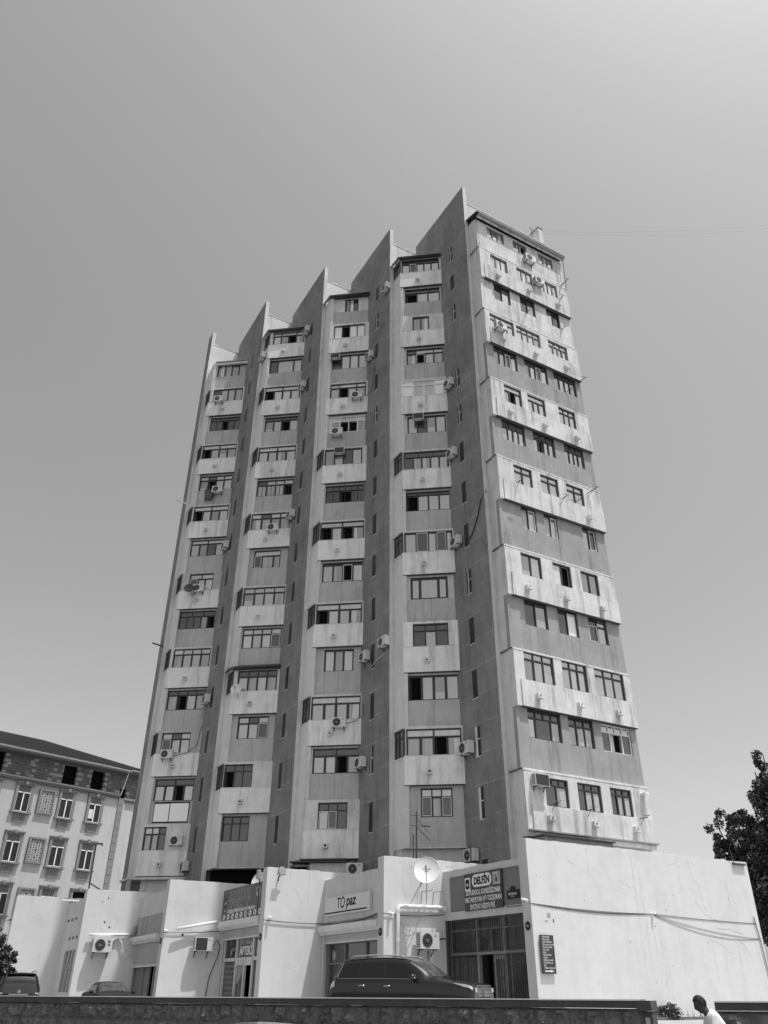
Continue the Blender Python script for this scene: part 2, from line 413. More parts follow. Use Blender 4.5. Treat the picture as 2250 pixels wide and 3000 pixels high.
A_RT = (.30, 1.05); B_RT = (2.79, 2.96)
def bay(i):
    f = Fc(i); A = f + R * A_RT[0] + T * A_RT[1]; B = f + R * B_RT[0] + T * B_RT[1]
    return Fr(A, B - A), (B - A).length, f
COLW = {1: 'leftmost balcony column', 2: 'second balcony column from the left', 3: 'third balcony column from the left', 4: 'fourth balcony column, beside the bright side facade'}
# k: (u0,u1, lower, upper, options)
T4 = {12: (.03, .95, 'MDMMM', 'DDDDD', dict(white=(1,), wrap=1, awn=1)), 11: (.03, .93, 'KMM', 'DDD', dict()), 10: (.27, .66, 'ML', None, dict(infill='patch_render')),  # dark upper panes of the top window carry the awning's shadow in their colour
 9: (.05, .95, 'LKML', 'DMM', dict(uw=[1, 2, 1], white=(1,))), 8: (.0, 1., 'WMMW', 'WMW', dict(frame='frame_white', uw=[1, 2, 1])), 7: (.05, .94, 'MDMM', None, dict()),
 6: (.03, .97, 'DCLLM', 'DDD', dict(wrap=1)), 5: (.0, .97, 'KMML', 'DDDD', dict(th=.2)), 4: (.03, .97, 'MDMDM', None, dict(wrap=1, white=(1, 3), widths=[1.1, 1.2, .8, 1, .5])),
 3: (.07, .83, 'MMM', None, dict(widths=[1, 2.4, 1], ft=.11, mt=.11)), 2: (.17, .82, 'DMD', 'DDD', dict(infill='band_render')), 1: (.0, .97, 'KMMM', None, dict(mt=.1)),
 0: (.03, .97, 'CCKL', 'LL', dict(wrap=1, mt=.09)), -1: (.2, .76, 'DCD', 'MLL', dict(white=(0, 2), infill='recess_render'))}
T3 = {12: (.3, .68, 'KWD', None, dict(infill='patch_render', awn=1)), 11: (.1, .9, 'WKWW', None, dict(infill='patch_render')), 10: (.02, .97, 'DLLM', None, dict(th=.3)),
 9: (.08, .95, 'MKMC', 'MLL', dict(uw=[1, 2, 1], th=.35)), 8: (.05, .98, 'CKKL', 'LML', dict(frame='frame_white', uw=[1, 1.7, 1])), 7: (.03, .9, 'MMDM', None, dict(wrap=1)),
 6: (.02, .96, 'DDKDD', 'DDDDDD', dict(muntin=1, widths=[1, 1, 2, 1, 1])), 5: (.02, .98, 'KLKL', 'MM', dict(wrap=1, mt=.1)), 4: (.03, .97, 'MCKL', 'DDD', dict(th=.12, white=(2,))),
 3: (.03, .97, 'KLML', 'LL', dict(wrap=1, mt=.1)), 2: (.17, .8, 'LCL', None, dict(infill='recess_render')), 1: (.03, .98, 'MMML', 'LL', dict(wrap=1, mt=.1)),
 0: (.03, .97, 'MMKM', 'DD', dict(mt=.08)), -1: (.25, .78, 'MDD', 'DDD', dict(infill='patch_render', white=(0, 1)))}
T2 = {12: (.1, .97, 'LLKL', 'LLL', dict(wrap=1, awn=1, uw=[1, 2, 1])), 11: (.0, .95, 'DML', None, dict(widths=[1, 2.2, 1.1])), 10: (.03, .97, 'KLLL', 'LL', dict(wrap=1, mt=.09)),
 9: (.03, .97, 'MMKM', 'DD', dict(th=.3)), 8: (.03, .98, 'LMLL', 'LL', dict(wrap=1, mt=.09)), 7: (.0, .97, 'CCCK', 'DMML', dict(muntin=1)),
 6: (.03, .97, 'LLML', 'LDLL', dict(wrap=1, mt=.09)), 5: (.1, .78, 'DCL', 'L', dict(infill='recess_render', white=(0,), widths=[1, 1.6, .9])), 4: (.03, .98, 'MMML', 'MMMM', dict(wrap=1)),
 3: (.02, .95, 'LMLD', 'LMML', dict(white=(3,))), 2: (.1, .95, 'MCLC', 'DDDD', dict(wrap=1, awn=1)), 1: (.12, .82, 'MMD', 'MDM', dict(infill='recess_render', white=(2,))),
 0: (.02, .6, 'KDD', 'DDD', dict(wrap=1, infill='patch_render')), -1: (.0, .58, 'DDD', 'DDD', dict(infill='recess_render'))}
T1 = {12: (.03, .95, 'LLML', None, dict(infill='patch_render', awn=2)), 11: (.1, .95, 'DMML', None, dict(wrap=1)), 10: (.05, .97, 'DDKDD', 'DDD', dict(th=.3)),
 9: (.03, .97, 'KMML', 'LL', dict(wrap=1, mt=.08)), 8: (.0, .95, 'MKML', 'MDMM', dict()), 7: (.05, .97, 'KLML', 'LL', dict(wrap=1, mt=.08)),
 6: (.02, .95, 'MMDM', 'LL', dict(th=.3)), 5: (.2, .8, 'DML', 'ML', dict(infill='recess_render', white=(0,), wrap=1)), 4: (.0, .95, 'DDDMK', 'DDD', dict()),
 3: (.08, .97, 'CMMC', 'LMMM', dict(wrap=1)), 2: (.0, .97, 'CKML', 'DDDD', dict(th=.3)), 1: (.1, .75, 'DMM', 'MDM', dict(infill='recess_render', white=(0,), wrap=1)),
 0: (.02, .95, 'MMKM', 'DD', dict(mt=.08)), -1: (.02, .5, 'CCD', 'MMD', dict(infill='patch_render'))}
TAB = {1: T1, 2: T2, 3: T3, 4: T4}
DREC = .16
for i in (1, 2, 3, 4):
    fr, W_, f = bay(i)
    zb = 4.2 if i in (3, 4) else 6.05
    # core of the bay: sits 0.36 behind the front plane
    core = MB(); A = fr.o; B = fr.o + fr.u * W_; ci = .42
    q = [f + R * (FT + .05) - T * (SB + .1), A + R * .05 - T * ci * 1.2, B - T * ci * 1.2, f + R * 2.78 - T * (SB + .1)]
    core.prism(q, zb, zk(13), 'grey_render')
    core.build('balcony_core', tower)
    bw_ = MB()    # side cheek towards the fin: faces the same way as the dark walls
    side = Fr(f + R * FT, T)
    for k in range(-1, 13):
        band = (k % 2 == 0) == (i % 2 == 0)
        u0, u1, lo, upp, op = TAB[i][k]
        z = zk(k); zt = z + 1.47; zw = z + 2.9; zn = zk(k + 1)
        d0 = 0.0 if band else -DREC
        inf = op.get('infill', 'grey_render')
        wrap = op.get('wrap')
        # cheek
        if wrap:
            bw_.fbox(side, -.02, A_RT[1] - .02, z, zt - .02, -.1, .0, 'cheek_render'); bw_.fbox(side, -.02, A_RT[1] - .02, zw + .02, zn, -.1, .0, 'cheek_render')
            bw_.fbox(side, -.02, .1, zt - .02, zw + .02, -.1, .0, 'cheek_render')
        else:
            bw_.fbox(side, -.02, A_RT[1] - .02, z, zn, -.1, .0, 'cheek_render')
        if not band:   # corner pilaster that stays flush while the storey is recessed
            bw_.fbox(fr, 0.0, .22, z, zn - .002, -.36, -.012, 'grey_render')
            ul = .22
            bw_.fbox(fr, ul, W_, z, zt, -.36, d0, 'recess_render' if not (i == 3 and k == -1) else 'patch_render')
            bw_.fbox(fr, ul, W_, z - .0, z + .05, d0, d0 + .03, 'grey_render')
            bw_.fbox(fr, W_ * .52, W_ * .52 + .014, z + .05, zt - .03, d0, d0 + .003, 'joint_dark')
            if k in (10, 7, 2): bw_.fbox(fr, W_ * .25, W_ * .25 + .012, z + .05, zt - .03, d0, d0 + .003, 'joint_dark')
        else:
            ul = 0.0
        # lintel + infills around the window
        x0, x1 = ul + (W_ - ul) * u0, ul + (W_ - ul) * u1
        di = d0 - .015
        bw_.fbox(fr, ul, W_, zw, zn, -.36, di, inf)
        if x0 - ul > .02: bw_.fbox(fr, ul, x0, zt, zw, -.36, di, inf)
        if W_ - x1 > .02: bw_.fbox(fr, x1, W_, zt, zw, -.36, di, inf)
        lab = None
        kw = {q_: op[q_] for q_ in ('widths', 'uw', 'frame', 'white', 'th', 'ft', 'mt', 'muntin') if q_ in op}
        window(tower, fr, x0, x1, zt, zw, lo, upp, d=d0 - (.12 if 'infill' in op else .07), **kw)
        if wrap:
            sw = MB(); sp = MB(); s0, s1 = .1, A_RT[1] - .05
            if u0 > .3: s1 = .85
            for q_ in ((s0, s1, zt - .02, zt + .05), (s0, s1, zw - .06, zw + .02), (s0, s0 + .06, zt + .05, zw - .06), (s1 - .06, s1, zt + .05, zw - .06), (s0 + .42, s0 + .47, zt + .05, zw - .06), (s0 + .06, s1 - .06, zw - .45, zw - .4)):
                sw.fbox(side, q_[0], q_[1], q_[2], q_[3], -.06, .025, 'frame_dark')
            sp.poly([side(s0, zt, -.02), side(s1, zt, -.02), side(s1, zw, -.02), side(s0, zw, -.02)], 'pane_dark')
            so_ = sw.build('side_window', tower); sp.build('pane', so_)
            # corner post joins the front and the side glazing
            bw_.fbox(fr, -.05, .04, zt, zw, -.1, .01, 'frame_dark')
            bw_.fbox(side, .0, A_RT[1] + .02, zw + .02, zw + .09, .0, .09, 'grey_render')
            bw_.fbox(side, -.0, A_RT[1] + .0, zt - .10, zt - .03, .0, .05, 'patch_render')
        if band:
            pb = MB(); mm = 'band_render'
            pb.fbox(fr, -.01, W_ - .005, z, zt, -.30, .03, mm)
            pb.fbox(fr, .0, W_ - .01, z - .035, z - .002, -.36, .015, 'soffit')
            pb.fbox(fr, -.02, W_ - .002, zt, zt + .03, -.06, .045, 'patch_render')
            pb.build('balcony_parapet', tower)
            spout(fr, W_ * (.42 if i > 1 else .45), z + .5, .03)
        elif k == -1 and i == 3:
            spout(fr, W_ * .45, z + .1, d0)
        if op.get('awn') == 1:
            an = MB()
            ex = .28
            p0 = side(-.15, zn + .02, .28); p1 = fr(-.12, zn - .02, ex); p2 = fr(W_ - .0, zn - .0, ex)
            p3 = fr(W_ - .0, zn + .38, -.35); p4 = fr(.25, zn + .38, -.35); p5 = side(-.15, zn + .42, -.02)
            t2 = Vector((0, 0, .05))
            for quad in ((p0, p1, p4, p5), (p1, p2, p3, p4)):
                an.hexa([quad[0], quad[1], quad[2], quad[3]] + [x_ + t2 for x_ in quad], 'metal_dark' if i == 2 and k == 2 else 'trim')
            an.fbox(fr, -.05, W_, zn - .1, zn - .03, -.3, .16, 'frame_dark')
            an.build('awning', tower)
        if op.get('awn') == 2:
            an = MB(); an.fbox(fr, .15, W_ + .0, zn + .001, zn + .1, -.3, .06, 'metal_grey'); an.fbox(fr, .15, W_, zn - .22, zn - .03, -.2, -.02, 'band_render')
            an.build('awning', tower)
    bw_.build('balcony_wall', tower)
    # slit windows in the dark wall to the right of this bay
for i in (2, 3, 4, 5):
    dk = Fr(Fc(i), T)
    for j in range(-1, 14):
        zt_ = 8.71 + DZ * j
        if i == 5 and j == 10: continue
        s = MB(); p = MB(); hgt = 1.52 if j > -1 else 1.1; u0, u1 = -2.17, -1.73
        if j == -1: zt_ -= .3
        e_ = .03
        # shallow splayed reveal, proud by 1 cm
        s.fbox(dk, u0 - e_, u1 + e_, zt_, zt_ + e_, 0, .012, 'dark_render'); s.fbox(dk, u0 - e_, u1 + e_, zt_ - hgt - .04, zt_ - hgt, 0, .03, 'grey_render')
        s.fbox(dk, u0 - e_, u0, zt_ - hgt, zt_, 0, .012, 'dark_render'); s.fbox(dk, u1, u1 + e_, zt_ - hgt, zt_, 0, .012, 'dark_render')
        wfr = (i, j) in ((5, 13), (5, 0), (5, 1), (5, 4), (4, 1), (4, 12), (5, 11), (5, 8), (5, 9), (4, 9))
        if wfr:
            s.fbox(dk, u0 + .14, u0 + .18, zt_ - hgt, zt_, .001, .02, 'frame_white'); s.fbox(dk, u0 + .18, u1 - .02, zt_ - hgt * .45, zt_ - hgt * .45 + .04, .001, .02, 'frame_white')
            if j <= 1 and i == 5: s.fbox(dk, u0, u0 + .14, zt_ - hgt, zt_, .001, .01, 'patch_render')
        p.fbox(dk, u0, u1, zt_ - hgt, zt_, -.02, .004, 'pane_slit')
        o = s.build('slit_window', tower); p.build('pane', o)
    for k in range(1, 7):   # faint vertical casting joints
        pass
# base slab under the first bay, black block standing in for the shaded void under the second
fr, W_, f = bay(1)
m_ = MB(); m_.fbox(fr, -.35, W_ + .1, 5.86, 6.0, -1.2, .12, 'grey_render'); m_.fbox(Fr(f + R * .0, T), -1.2, 1.1, 5.86, 6.0, 0, .15, 'grey_render')
m_.fbox(fr, .25, W_, BASE, 5.86, -.9, -.25, 'grey_render'); m_.build('base_slab', tower)
fr, W_, f = bay(2)
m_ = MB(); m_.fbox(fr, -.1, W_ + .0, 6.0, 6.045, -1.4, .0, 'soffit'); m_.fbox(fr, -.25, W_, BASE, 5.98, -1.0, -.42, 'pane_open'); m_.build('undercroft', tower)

# --- right-hand facade
E5 = Fr(F5, R); RW = 8.45
east = MB()
TW = 1.05
east.fbox(E5, .30, RW, 4.0, zk(13) + .15, -SB - .05, .62, 'grey_render')     # core
RT_ = {12: ([(1.3, 2.85, 'LML', None, {}), (3.7, 5.0, 'LK', None, {}), (6.15, 7.55, 'MLM', None, {})], .0, 2.85, 'east_grey2'),
11: ([(1.25, 2.75, 'LLL', None, {}), (3.6, 5.05, 'LLL', None, {}), (5.75, 7.4, 'LMLL', None, {})], 0, 2.75, 0),
10: ([(1.45, 2.87, 'DM', None, {}), (3.75, 5.1, 'DM', None, {}), (6.15, 7.4, 'MD', None, {})], 0, 0, 0),
9: ([(.7, 2.75, 'MMMM', 'MMMM', {}), (2.95, 5.02, 'MMMM', 'MMMM', {}), (5.75, 7.5, 'MMMM', 'MMM', {})], 0, 2.72, 0),
8: ([(.9, 2.85, 'CMDL', 'MMMM', dict(white=(2,), th=.2)), (3.45, 5.45, 'CMDM', 'MMMM', dict(white=(2,), th=.2)), (6.0, 8.0, 'MMMM', 'MMMM', dict(th=.2))], 0, 0, 0),
7: ([(1.35, 2.75, 'LKM', 'L', {}), (3.25, 4.7, 'MMM', 'L', {}), (5.85, 7.3, 'MMM', 'MMM', {})], 0, 2.85, 0),
6: ([(1.05, 2.85, 'MMMM', 'MMM', {}), (3.5, 5.25, 'MKMM', 'MMM', {}), (6.05, 7.7, 'MMMM', 'MMM', {})], 0, 0, 0),
5: ([(1.5, 2.9, 'MM', 'MM', {}), (3.55, 4.95, 'MM', 'MM', {}), (5.6, 7.0, 'MM', 'MM', {})], 0, 2.75, 0),
4: ([(1.9, 3.0, 'CM', None, dict(white=(1,))), (3.6, 4.65, 'CM', None, dict(white=(1,))), (6.6, 7.7, 'MD', None, dict(white=(1,)))], 0, 0, 0),
3: ([(1.4, 2.85, 'MM', None, {}), (3.7, 5.05, 'LK', None, {}), (5.8, 7.15, 'MM', None, {})], 0, 2.8, 0),
2: ([(1.45, 3.05, 'DM', None, {}), (3.8, 5.25, 'DW', None, {}), (6.05, 7.45, 'DM', 'DM', dict(white=(0,)))], 0, 0, 0),
1: ([(.95, 2.95, 'MMM', 'MMM', {}), (3.5, 5.25, 'MMM', 'MMM', {}), (5.8, 7.95, 'MMM', 'MMM', {})], 0, 2.98, 0),
0: ([(1.0, 3.15, 'LDC', 'DDDD', dict(widths=[1, 2, 1.2])), (3.65, 5.35, 'CCC', 'DDD', {}), (5.9, 8.0, 'DKD', 'MMMM', dict(frame='frame_white', widths=[1, 1.5, 1]))], 0, 0, 0),
-1: ([(1.55, 3.0, 'DC', 'DDD', dict(th=.28)), (3.6, 5.15, 'DCC', 'DDD', dict(th=.28)), (5.75, 7.2, 'DCC', 'DDD', dict(th=.28))], 0, 2.72, 0)}
for k in range(-1, 13):
    wins, _, top, _ = RT_[k]; odd = k % 2 != 0
    z = zk(k); zn = zk(k + 1)
    zs = z + (1.42 if odd else (1.75 if k == 12 else 1.55)); zt = z + (top if top else 3.0)
    pl = TW if odd else .88
    wm = 'east_light' if odd else ('east_grey' if k <= 8 else 'grey_render')
    if k in (10, 12): wm = 'east_light'
    east.fbox(E5, .30, RW, z, zs, .62, pl, wm)
    east.fbox(E5, .30, RW, zt, zn, .62, pl, wm)
    x = .30
    for (a_, b_, lo, upp, op) in wins:
        east.fbox(E5, x, a_, zs, zt, .62, pl, wm); x = b_
        window(tower, E5, a_, b_, zs, zt, lo, upp, d=pl - .10, ft=.06, mt=.05, **{'frame': 'frame_grey' if k in (9, 11, 12) else 'frame_dark', **op})
    east.fbox(E5, x, RW, zs, zt, .62, pl, wm)
    if odd:
        pb = MB(); z0_ = z if k > -1 else 6.3
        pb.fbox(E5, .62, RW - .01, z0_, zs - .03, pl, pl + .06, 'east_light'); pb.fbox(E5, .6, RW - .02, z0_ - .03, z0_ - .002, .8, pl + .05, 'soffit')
        pb.build('balcony_parapet', tower)
        for us in (1.6, 4.35, 7.05):
            if not (k == 5 and us < 5) : spout(E5, us + (.1 if k == 11 else 0), z0_ + .45, pl + .06)
    else:
        for us in (2.2, 4.6, 6.9): east.fbox(E5, us, us + .012, z + .02, zs - .04, pl, pl + .003, 'joint_dark')
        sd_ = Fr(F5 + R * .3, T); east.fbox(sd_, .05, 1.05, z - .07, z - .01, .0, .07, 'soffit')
        east.fbox(E5, .26, RW - .005, z - .1, z - .04, .6, TW + .018, 'patch_render')
east.build('side_facade_wall', tower)
m_ = MB()
m_.hexa([E5(.1, zk(13) + .25, 1.32), E5(RW + .1, zk(13) + .25, 1.32), E5(RW + .1, zk(13) + .75, -.45), E5(.1, zk(13) + .75, -.45),
         E5(.1, zk(13) + .30, 1.34), E5(RW + .1, zk(13) + .30, 1.34), E5(RW + .1, zk(13) + .81, -.45), E5(.1, zk(13) + .81, -.45)], 'metal_dark')
for j in range(42):
    u_ = .15 + j * .2; m_.tube([E5(u_, zk(13) + .31, 1.36), E5(u_, zk(13) + .82, -.45)], .035, 'metal_dark', 5)
m_.build('roof', tower)
m_ = MB(); m_.tube([E5(.3, zk(13) + .18, 1.28), E5(RW, zk(13) + .14, 1.28)], .085, 'metal_grey', 8); m_.tube([E5(RW - .05, zk(13) + .1, 1.2), E5(RW - .1, zk(12), 1.12)], .04, 'metal_grey', 6)
m_.fbox(E5, .3, RW, zk(13) + .0, zk(13) + .12, 1.06, 1.2, 'east_light')
m_.build('gutter', tower)
m_ = MB(); m_.fbox(E5, 8.0, 8.46, HP - 1, 53.85, -1.6, -.52, 'grey_render'); m_.fbox(E5, 7.95, 8.5, 53.85, 53.95, -1.65, -.48, 'trim'); m_.build('chimney', tower)
m_ = MB(); m_.tube([E5(7.5, HP, -.8), E5(7.55, 53.6, -.8)], .03, 'metal_dark', 5)
m_.tube([E5(7.2, 53.55, -.7), E5(7.9, 53.7, -.9)], .02, 'metal_dark', 5); m_.tube([E5(7.4, 53.2, -.8), E5(7.75, 53.25, -.8)], .02, 'metal_dark', 5)
tag(m_.build('roof_antenna'), 'small dark antenna on the tower roof beside the chimney', 'antenna')
cable('power_line', sag(E5(7.55, 53.4, -.8), (az(36).x * 53, az(36).y * 53, 53.5), .4, 20), .0045, 'thin wire running from the tower roof towards the right edge of the sky')
cable('power_line', sag(E5(7.55, 53.25, -.8), (az(36).x * 53, az(36).y * 53, 53.1), .6, 20), .004, 'lower of the two thin wires crossing the sky right of the tower roof')

# --- clothes-line arms and bits on the right facade
def rack(fr, u, z, d, label, L_=.5, up_=.25):
    m = MB(); m.tube([fr(u, z, d), fr(u + .05, z + .02, d + L_)], .025, 'metal_dark', 5); m.tube([fr(u - .18, z + up_ * .3, d + L_ * .9), fr(u + .25, z + up_ * .5, d + L_ * .95)], .018, 'metal_dark', 5)
    m.tube([fr(u, z - .3, d), fr(u + .03, z, d + L_ * .6)], .015, 'metal_dark', 5)
    tag(m.build('clothes_rack'), label, 'clothes rack', 'clothes line arms on the bright side facade')
rack(E5, 7.75, zk(12) - .1, 1.05, 'dark metal arm sticking out beside the top right corner of the side facade', .9)
rack(E5, 7.3, zk(11) + 1.2, 1.17, 'small dark clothes rack under the rightmost window of the second row from the top')
rack(E5, 7.3, zk(10) + 1.4, .9, 'small dark clothes rack under the rightmost window of the third row from the top')
rack(E5, 4.0, zk(10) + 1.3, .9, 'thin clothes rack under the middle window of the third row from the top')
rack(E5, 8.1, zk(8) + 2.8, .9, 'metal arm at the right edge of the side facade, fifth row from the top', .8)
rack(E5, 1.5, zk(5) + 1.3, 1.17, 'clothes rack under the left window of the eighth row from the top')
rack(E5, 4.9, zk(5) + 1.25, 1.17, 'clothes rack under the middle window of the eighth row from the top')
rack(E5, 7.3, zk(5) + 2.5, 1.05, 'pale metal arm right of the third window in the eighth row from the top', .9)
rack(E5, 1.7, zk(-1) + 1.45, 1.17, 'clothes rack under the left curtained window of the lowest row')
rack(E5, 3.9, zk(-1) + 1.4, 1.17, 'clothes rack under the middle curtained window of the lowest row')
rack(E5, 7.4, zk(-1) + 1.35, 1.17, 'clothes rack under the right curtained window of the lowest row')
m_ = MB(); m_.fbox(E5, 7.85, 8.15, zk(-1) + 2.55, zk(-1) + 2.65, 1.05, 1.4, 'pvc'); tag(m_.build('wall_lamp'), 'small white wall lamp right of the lowest row of curtained windows', 'wall lamp')

# --- air conditioners on the tower
def fb(i): return bay(i)[0]
def dkw(i): return Fr(Fc(i + 1), T)   # dark wall at the right of column i ; u measured from its near edge (negative = back)
C = COLW
ac(fb(1), 1.0, zk(11) + 1.30, 'white air conditioner on the parapet of the leftmost balcony column, second floor from the top')
ac(fb(1), 1.95, zk(8) + 1.02, 'white air conditioner beside the hanging rug, leftmost balcony column', d=-.02)
ac(dkw(1), -2.55, zk(6) + 1.5, 'air conditioner on the dark wall right of the leftmost column, seventh floor from the top')
ac(fb(1), 1.55, zk(5) + 1.25, 'white air conditioner beside the dark dish on the leftmost balcony column')
ac(dkw(1), -2.5, zk(2) + 1.6, 'air conditioner on the dark wall right of the leftmost column, third row from its foot')
ac(fb(1), .95, zk(1) + 1.1, 'white air conditioner below a white-edged sash near the foot of the leftmost balcony column')
ac(fb(1), 2.35, zk(-1) + 1.75, 'white air conditioner on the pale wall right of the lowest window of the leftmost column', d=-.1)
ac(dkw(1), -2.75, 6.25, 'lowest air conditioner of the leftmost column, just above the white shop wall')
ac(Fr(Fc(2) + R * FT, T), .3, zk(12) + .4, 'air conditioner on the pale fin left of the top balcony of the second column')
ac(dkw(2), -2.6, zk(12) + 1.9, 'air conditioner right of the top balcony of the second column')
ac(dkw(2), -2.6, zk(10) + 1.9, 'air conditioner right of the third balcony from the top of the second column')
ac(fb(2), 1.85, zk(6) + 1.2, 'air conditioner with dark fan on the parapet halfway up the second column')
ac(dkw(2), -2.9, zk(6) + 2.1, 'air conditioner on the dark wall halfway up between the second and third columns')
ac(fb(3), .55, zk(10) + 2.3, 'dark-fronted small air conditioner in the highest full-width window of the third column', d=-.02, s=.85, dark=2)
ac(dkw(3), -2.7, zk(10) + 1.6, 'air conditioner on the dark wall near the top of the third column')
ac(fb(3), 2.35, zk(9) + 1.15, 'white air conditioner on the fourth balcony parapet from the top of the third column')
ac(fb(3), .95, zk(8) + 1.0, 'white air conditioner under the white-framed window of the third column', d=-.0)
ac(fb(3), 1.2, zk(7) + 2.35, 'dark-sided air conditioner hung in front of the glazing above mid height of the third column', d=.02, s=.85, dark=2)
ac(dkw(3), -2.6, zk(2) + 1.75, 'air conditioner right of the narrow curtained window low on the third column')
ac(fb(3), 1.85, zk(1) + .95, 'white air conditioner on the lowest balcony parapet of the third column')
ac(dkw(3), -2.85, zk(0) + 1.6, 'air conditioner on the dark wall right of the third column, second row from its foot')
ac(Fr(Fc(4) + R * 0, T), -.25, zk(12) + .6, 'air conditioner at the left fin beside the top balcony of the fourth column')
ac(dkw(4), -2.7, zk(8) + 1.6, 'air conditioner on the big dark wall right of the white-framed balcony of the fourth column')
ac(fb(4), 1.15, zk(7) + 2.35, 'dark-sided air conditioner hung in the upper part of a window of the fourth column', d=.02, s=.85, dark=2)
ac(dkw(4), -2.75, zk(6) + 1.9, 'air conditioner on the big dark wall at mid height, right of a curtained corner balcony')
ac(dkw(4), -2.75, zk(4) + 1.5, 'white air conditioner with a long hose on the big dark wall')
ac(Fr(Fc(4), T), -.30, zk(2) + 1.9, 'air conditioner on the fin left of the dark infilled window of the fourth column')
ac(dkw(4), -2.7, zk(0) + 1.35, 'air conditioner right of the lowest curtained corner balcony of the fourth column', s=1.1)
ac(dkw(4), -2.75, 5.35, 'air conditioner at the foot of the big dark wall above the dish wall')
ac(E5, 4.95, zk(12) + 1.0, 'air conditioner hanging below the open window in the top row of the side facade', s=1.1)
ac(E5, 5.45, zk(11) + 1.75, 'air conditioner between windows in the second row from the top of the side facade', d=1.1)
ac(E5, 1.25, zk(9) + 1.15, 'white air conditioner at the left of the side facade, fourth row from the top', d=1.22)
AC_LOW = ac(E5, 1.1, zk(-1) + 2.2, 'boxy dark-grilled air conditioner at the upper left of the lowest curtained windows', d=1.1, dark=2)
# the unit in the top row hangs on its own wall plane
for o in D.objects:
    if o.name.startswith('air_conditioner') and 'hanging below the open window' in o.get('label', ''): o.location = E5(4.95, zk(12) + .9, .95)
cable('hose', [dkw(4)(-2.4, zk(4) + 1.55, .2), dkw(4)(-1.9, zk(4) + 1.3, .06), dkw(4)(-1.3, zk(4) + 1.7, .05), dkw(4)(-.7, zk(4) + 2.6, .05), dkw(4)(-.3, zk(4) + 3.5, .05), E5(.12, zk(4) + 3.95, .05)], .035, 'dark hose climbing from an air conditioner across the big dark wall')
cable('cable', sag(E5(.35, zk(13) + .1, .9), E5(1.3 - .95, zk(12) - .0, 1.1), .3), .014, 'thin cable drooping down the upper left edge of the side facade')
cable('cable', [dkw(3)(-3.0, zk(9) + 1.3, .25), dkw(3)(-2.6, zk(9) + 1.5, .05), dkw(3)(-2.3, zk(9) + 2.6, .05), dkw(3)(-2.1, zk(10) + .6, .05)], .02, 'dark cable looping up the wall from a third column air conditioner')
cable('cable', [fb(1)(1.4, zk(1) + 1.3, .1), fb(1)(2.3, zk(1) + 1.5, .06), fb(1)(2.9, zk(1) + 2.0, .05), fb(1)(3.05, zk(2) + .2, .05)], .02, 'dark hose from the low air conditioner of the leftmost column')
cable('cable', [fb(3)(2.3, zk(1) + 1.2, .15), fb(3)(2.8, zk(1) + 1.35, .1), dkw(3)(-2.9, zk(1) + 1.6, .05), dkw(3)(-3.0, zk(1) + 2.3, .05)], .02, 'dark hose beside the lowest balcony parapet of the third column')
cable('cable', [dkw(3)(-2.3, zk(2) + 1.2, .05), dkw(3)(-1.4, zk(2) + 1.45, .05), dkw(3)(-.2, zk(2) + 1.6, .05)], .02, 'pale cable across the dark wall between third and fourth columns', 'patch_render')

# --- dishes
def dish(name, c, aim, r, m, label, back=None, post=None, arm=True):
    aim = Vector(aim).normalized(); c = Vector(c)
    root = empty(name, tuple(c), label, 'satellite dish', None)
    x = Vector((0, 0, 1)).cross(aim).normalized(); y = aim.cross(x)
    b = MB()
    def fn(i_, j_):
        rr = r * i_; t_ = 2 * math.pi * j_
        return c + x * rr * math.cos(t_) + y * rr * math.sin(t_) * 1.08 + aim * (rr * rr / (r * r) * r * .22 - r * .22)
    b.grid(fn, 8, 28, m)
    b.grid(lambda i_, j_: fn(i_, -j_) - aim * .015, 8, 28, m)
    b.tube([fn(1, q / 28.) for q in range(29)], .012, m, 5)
    b.build('reflector', root, smooth=True)
    if arm:
        b = MB(); f0 = c - y * r * .98 ; f1 = c + aim * r * .95 - y * r * .22
        b.tube([f0, f1], .014, 'metal_dark', 6); b.tube([f1, f1 - aim * .1], .035, 'metal_dark', 8); b.build('feed_arm', root)
    if back:
        b = MB()
        for q in back: b.tube([c - aim * r * .25, Vector(q)], .018, 'metal_grey', 6)
        b.build('stand', root)
    return root
d5 = fb(1)
dish('satellite_dish', d5(.95, zk(5) + 1.45, .55), (fr.n.x + .2, fr.n.y, .35), .38, 'metal_dark', 'dark round dish on the leftmost balcony column beside a white air conditioner', back=[d5(.95, zk(5) + 1.1, .05), d5(1.1, zk(5) + .95, .05)])
dish('satellite_dish', fb(2)(.45, zk(2) + 1.5, .5), (-.1, -1, .3), .36, 'ac_white', 'pale dish at the left of the awninged balcony low on the second column', back=[fb(2)(.5, zk(2) + 1.1, .05)])
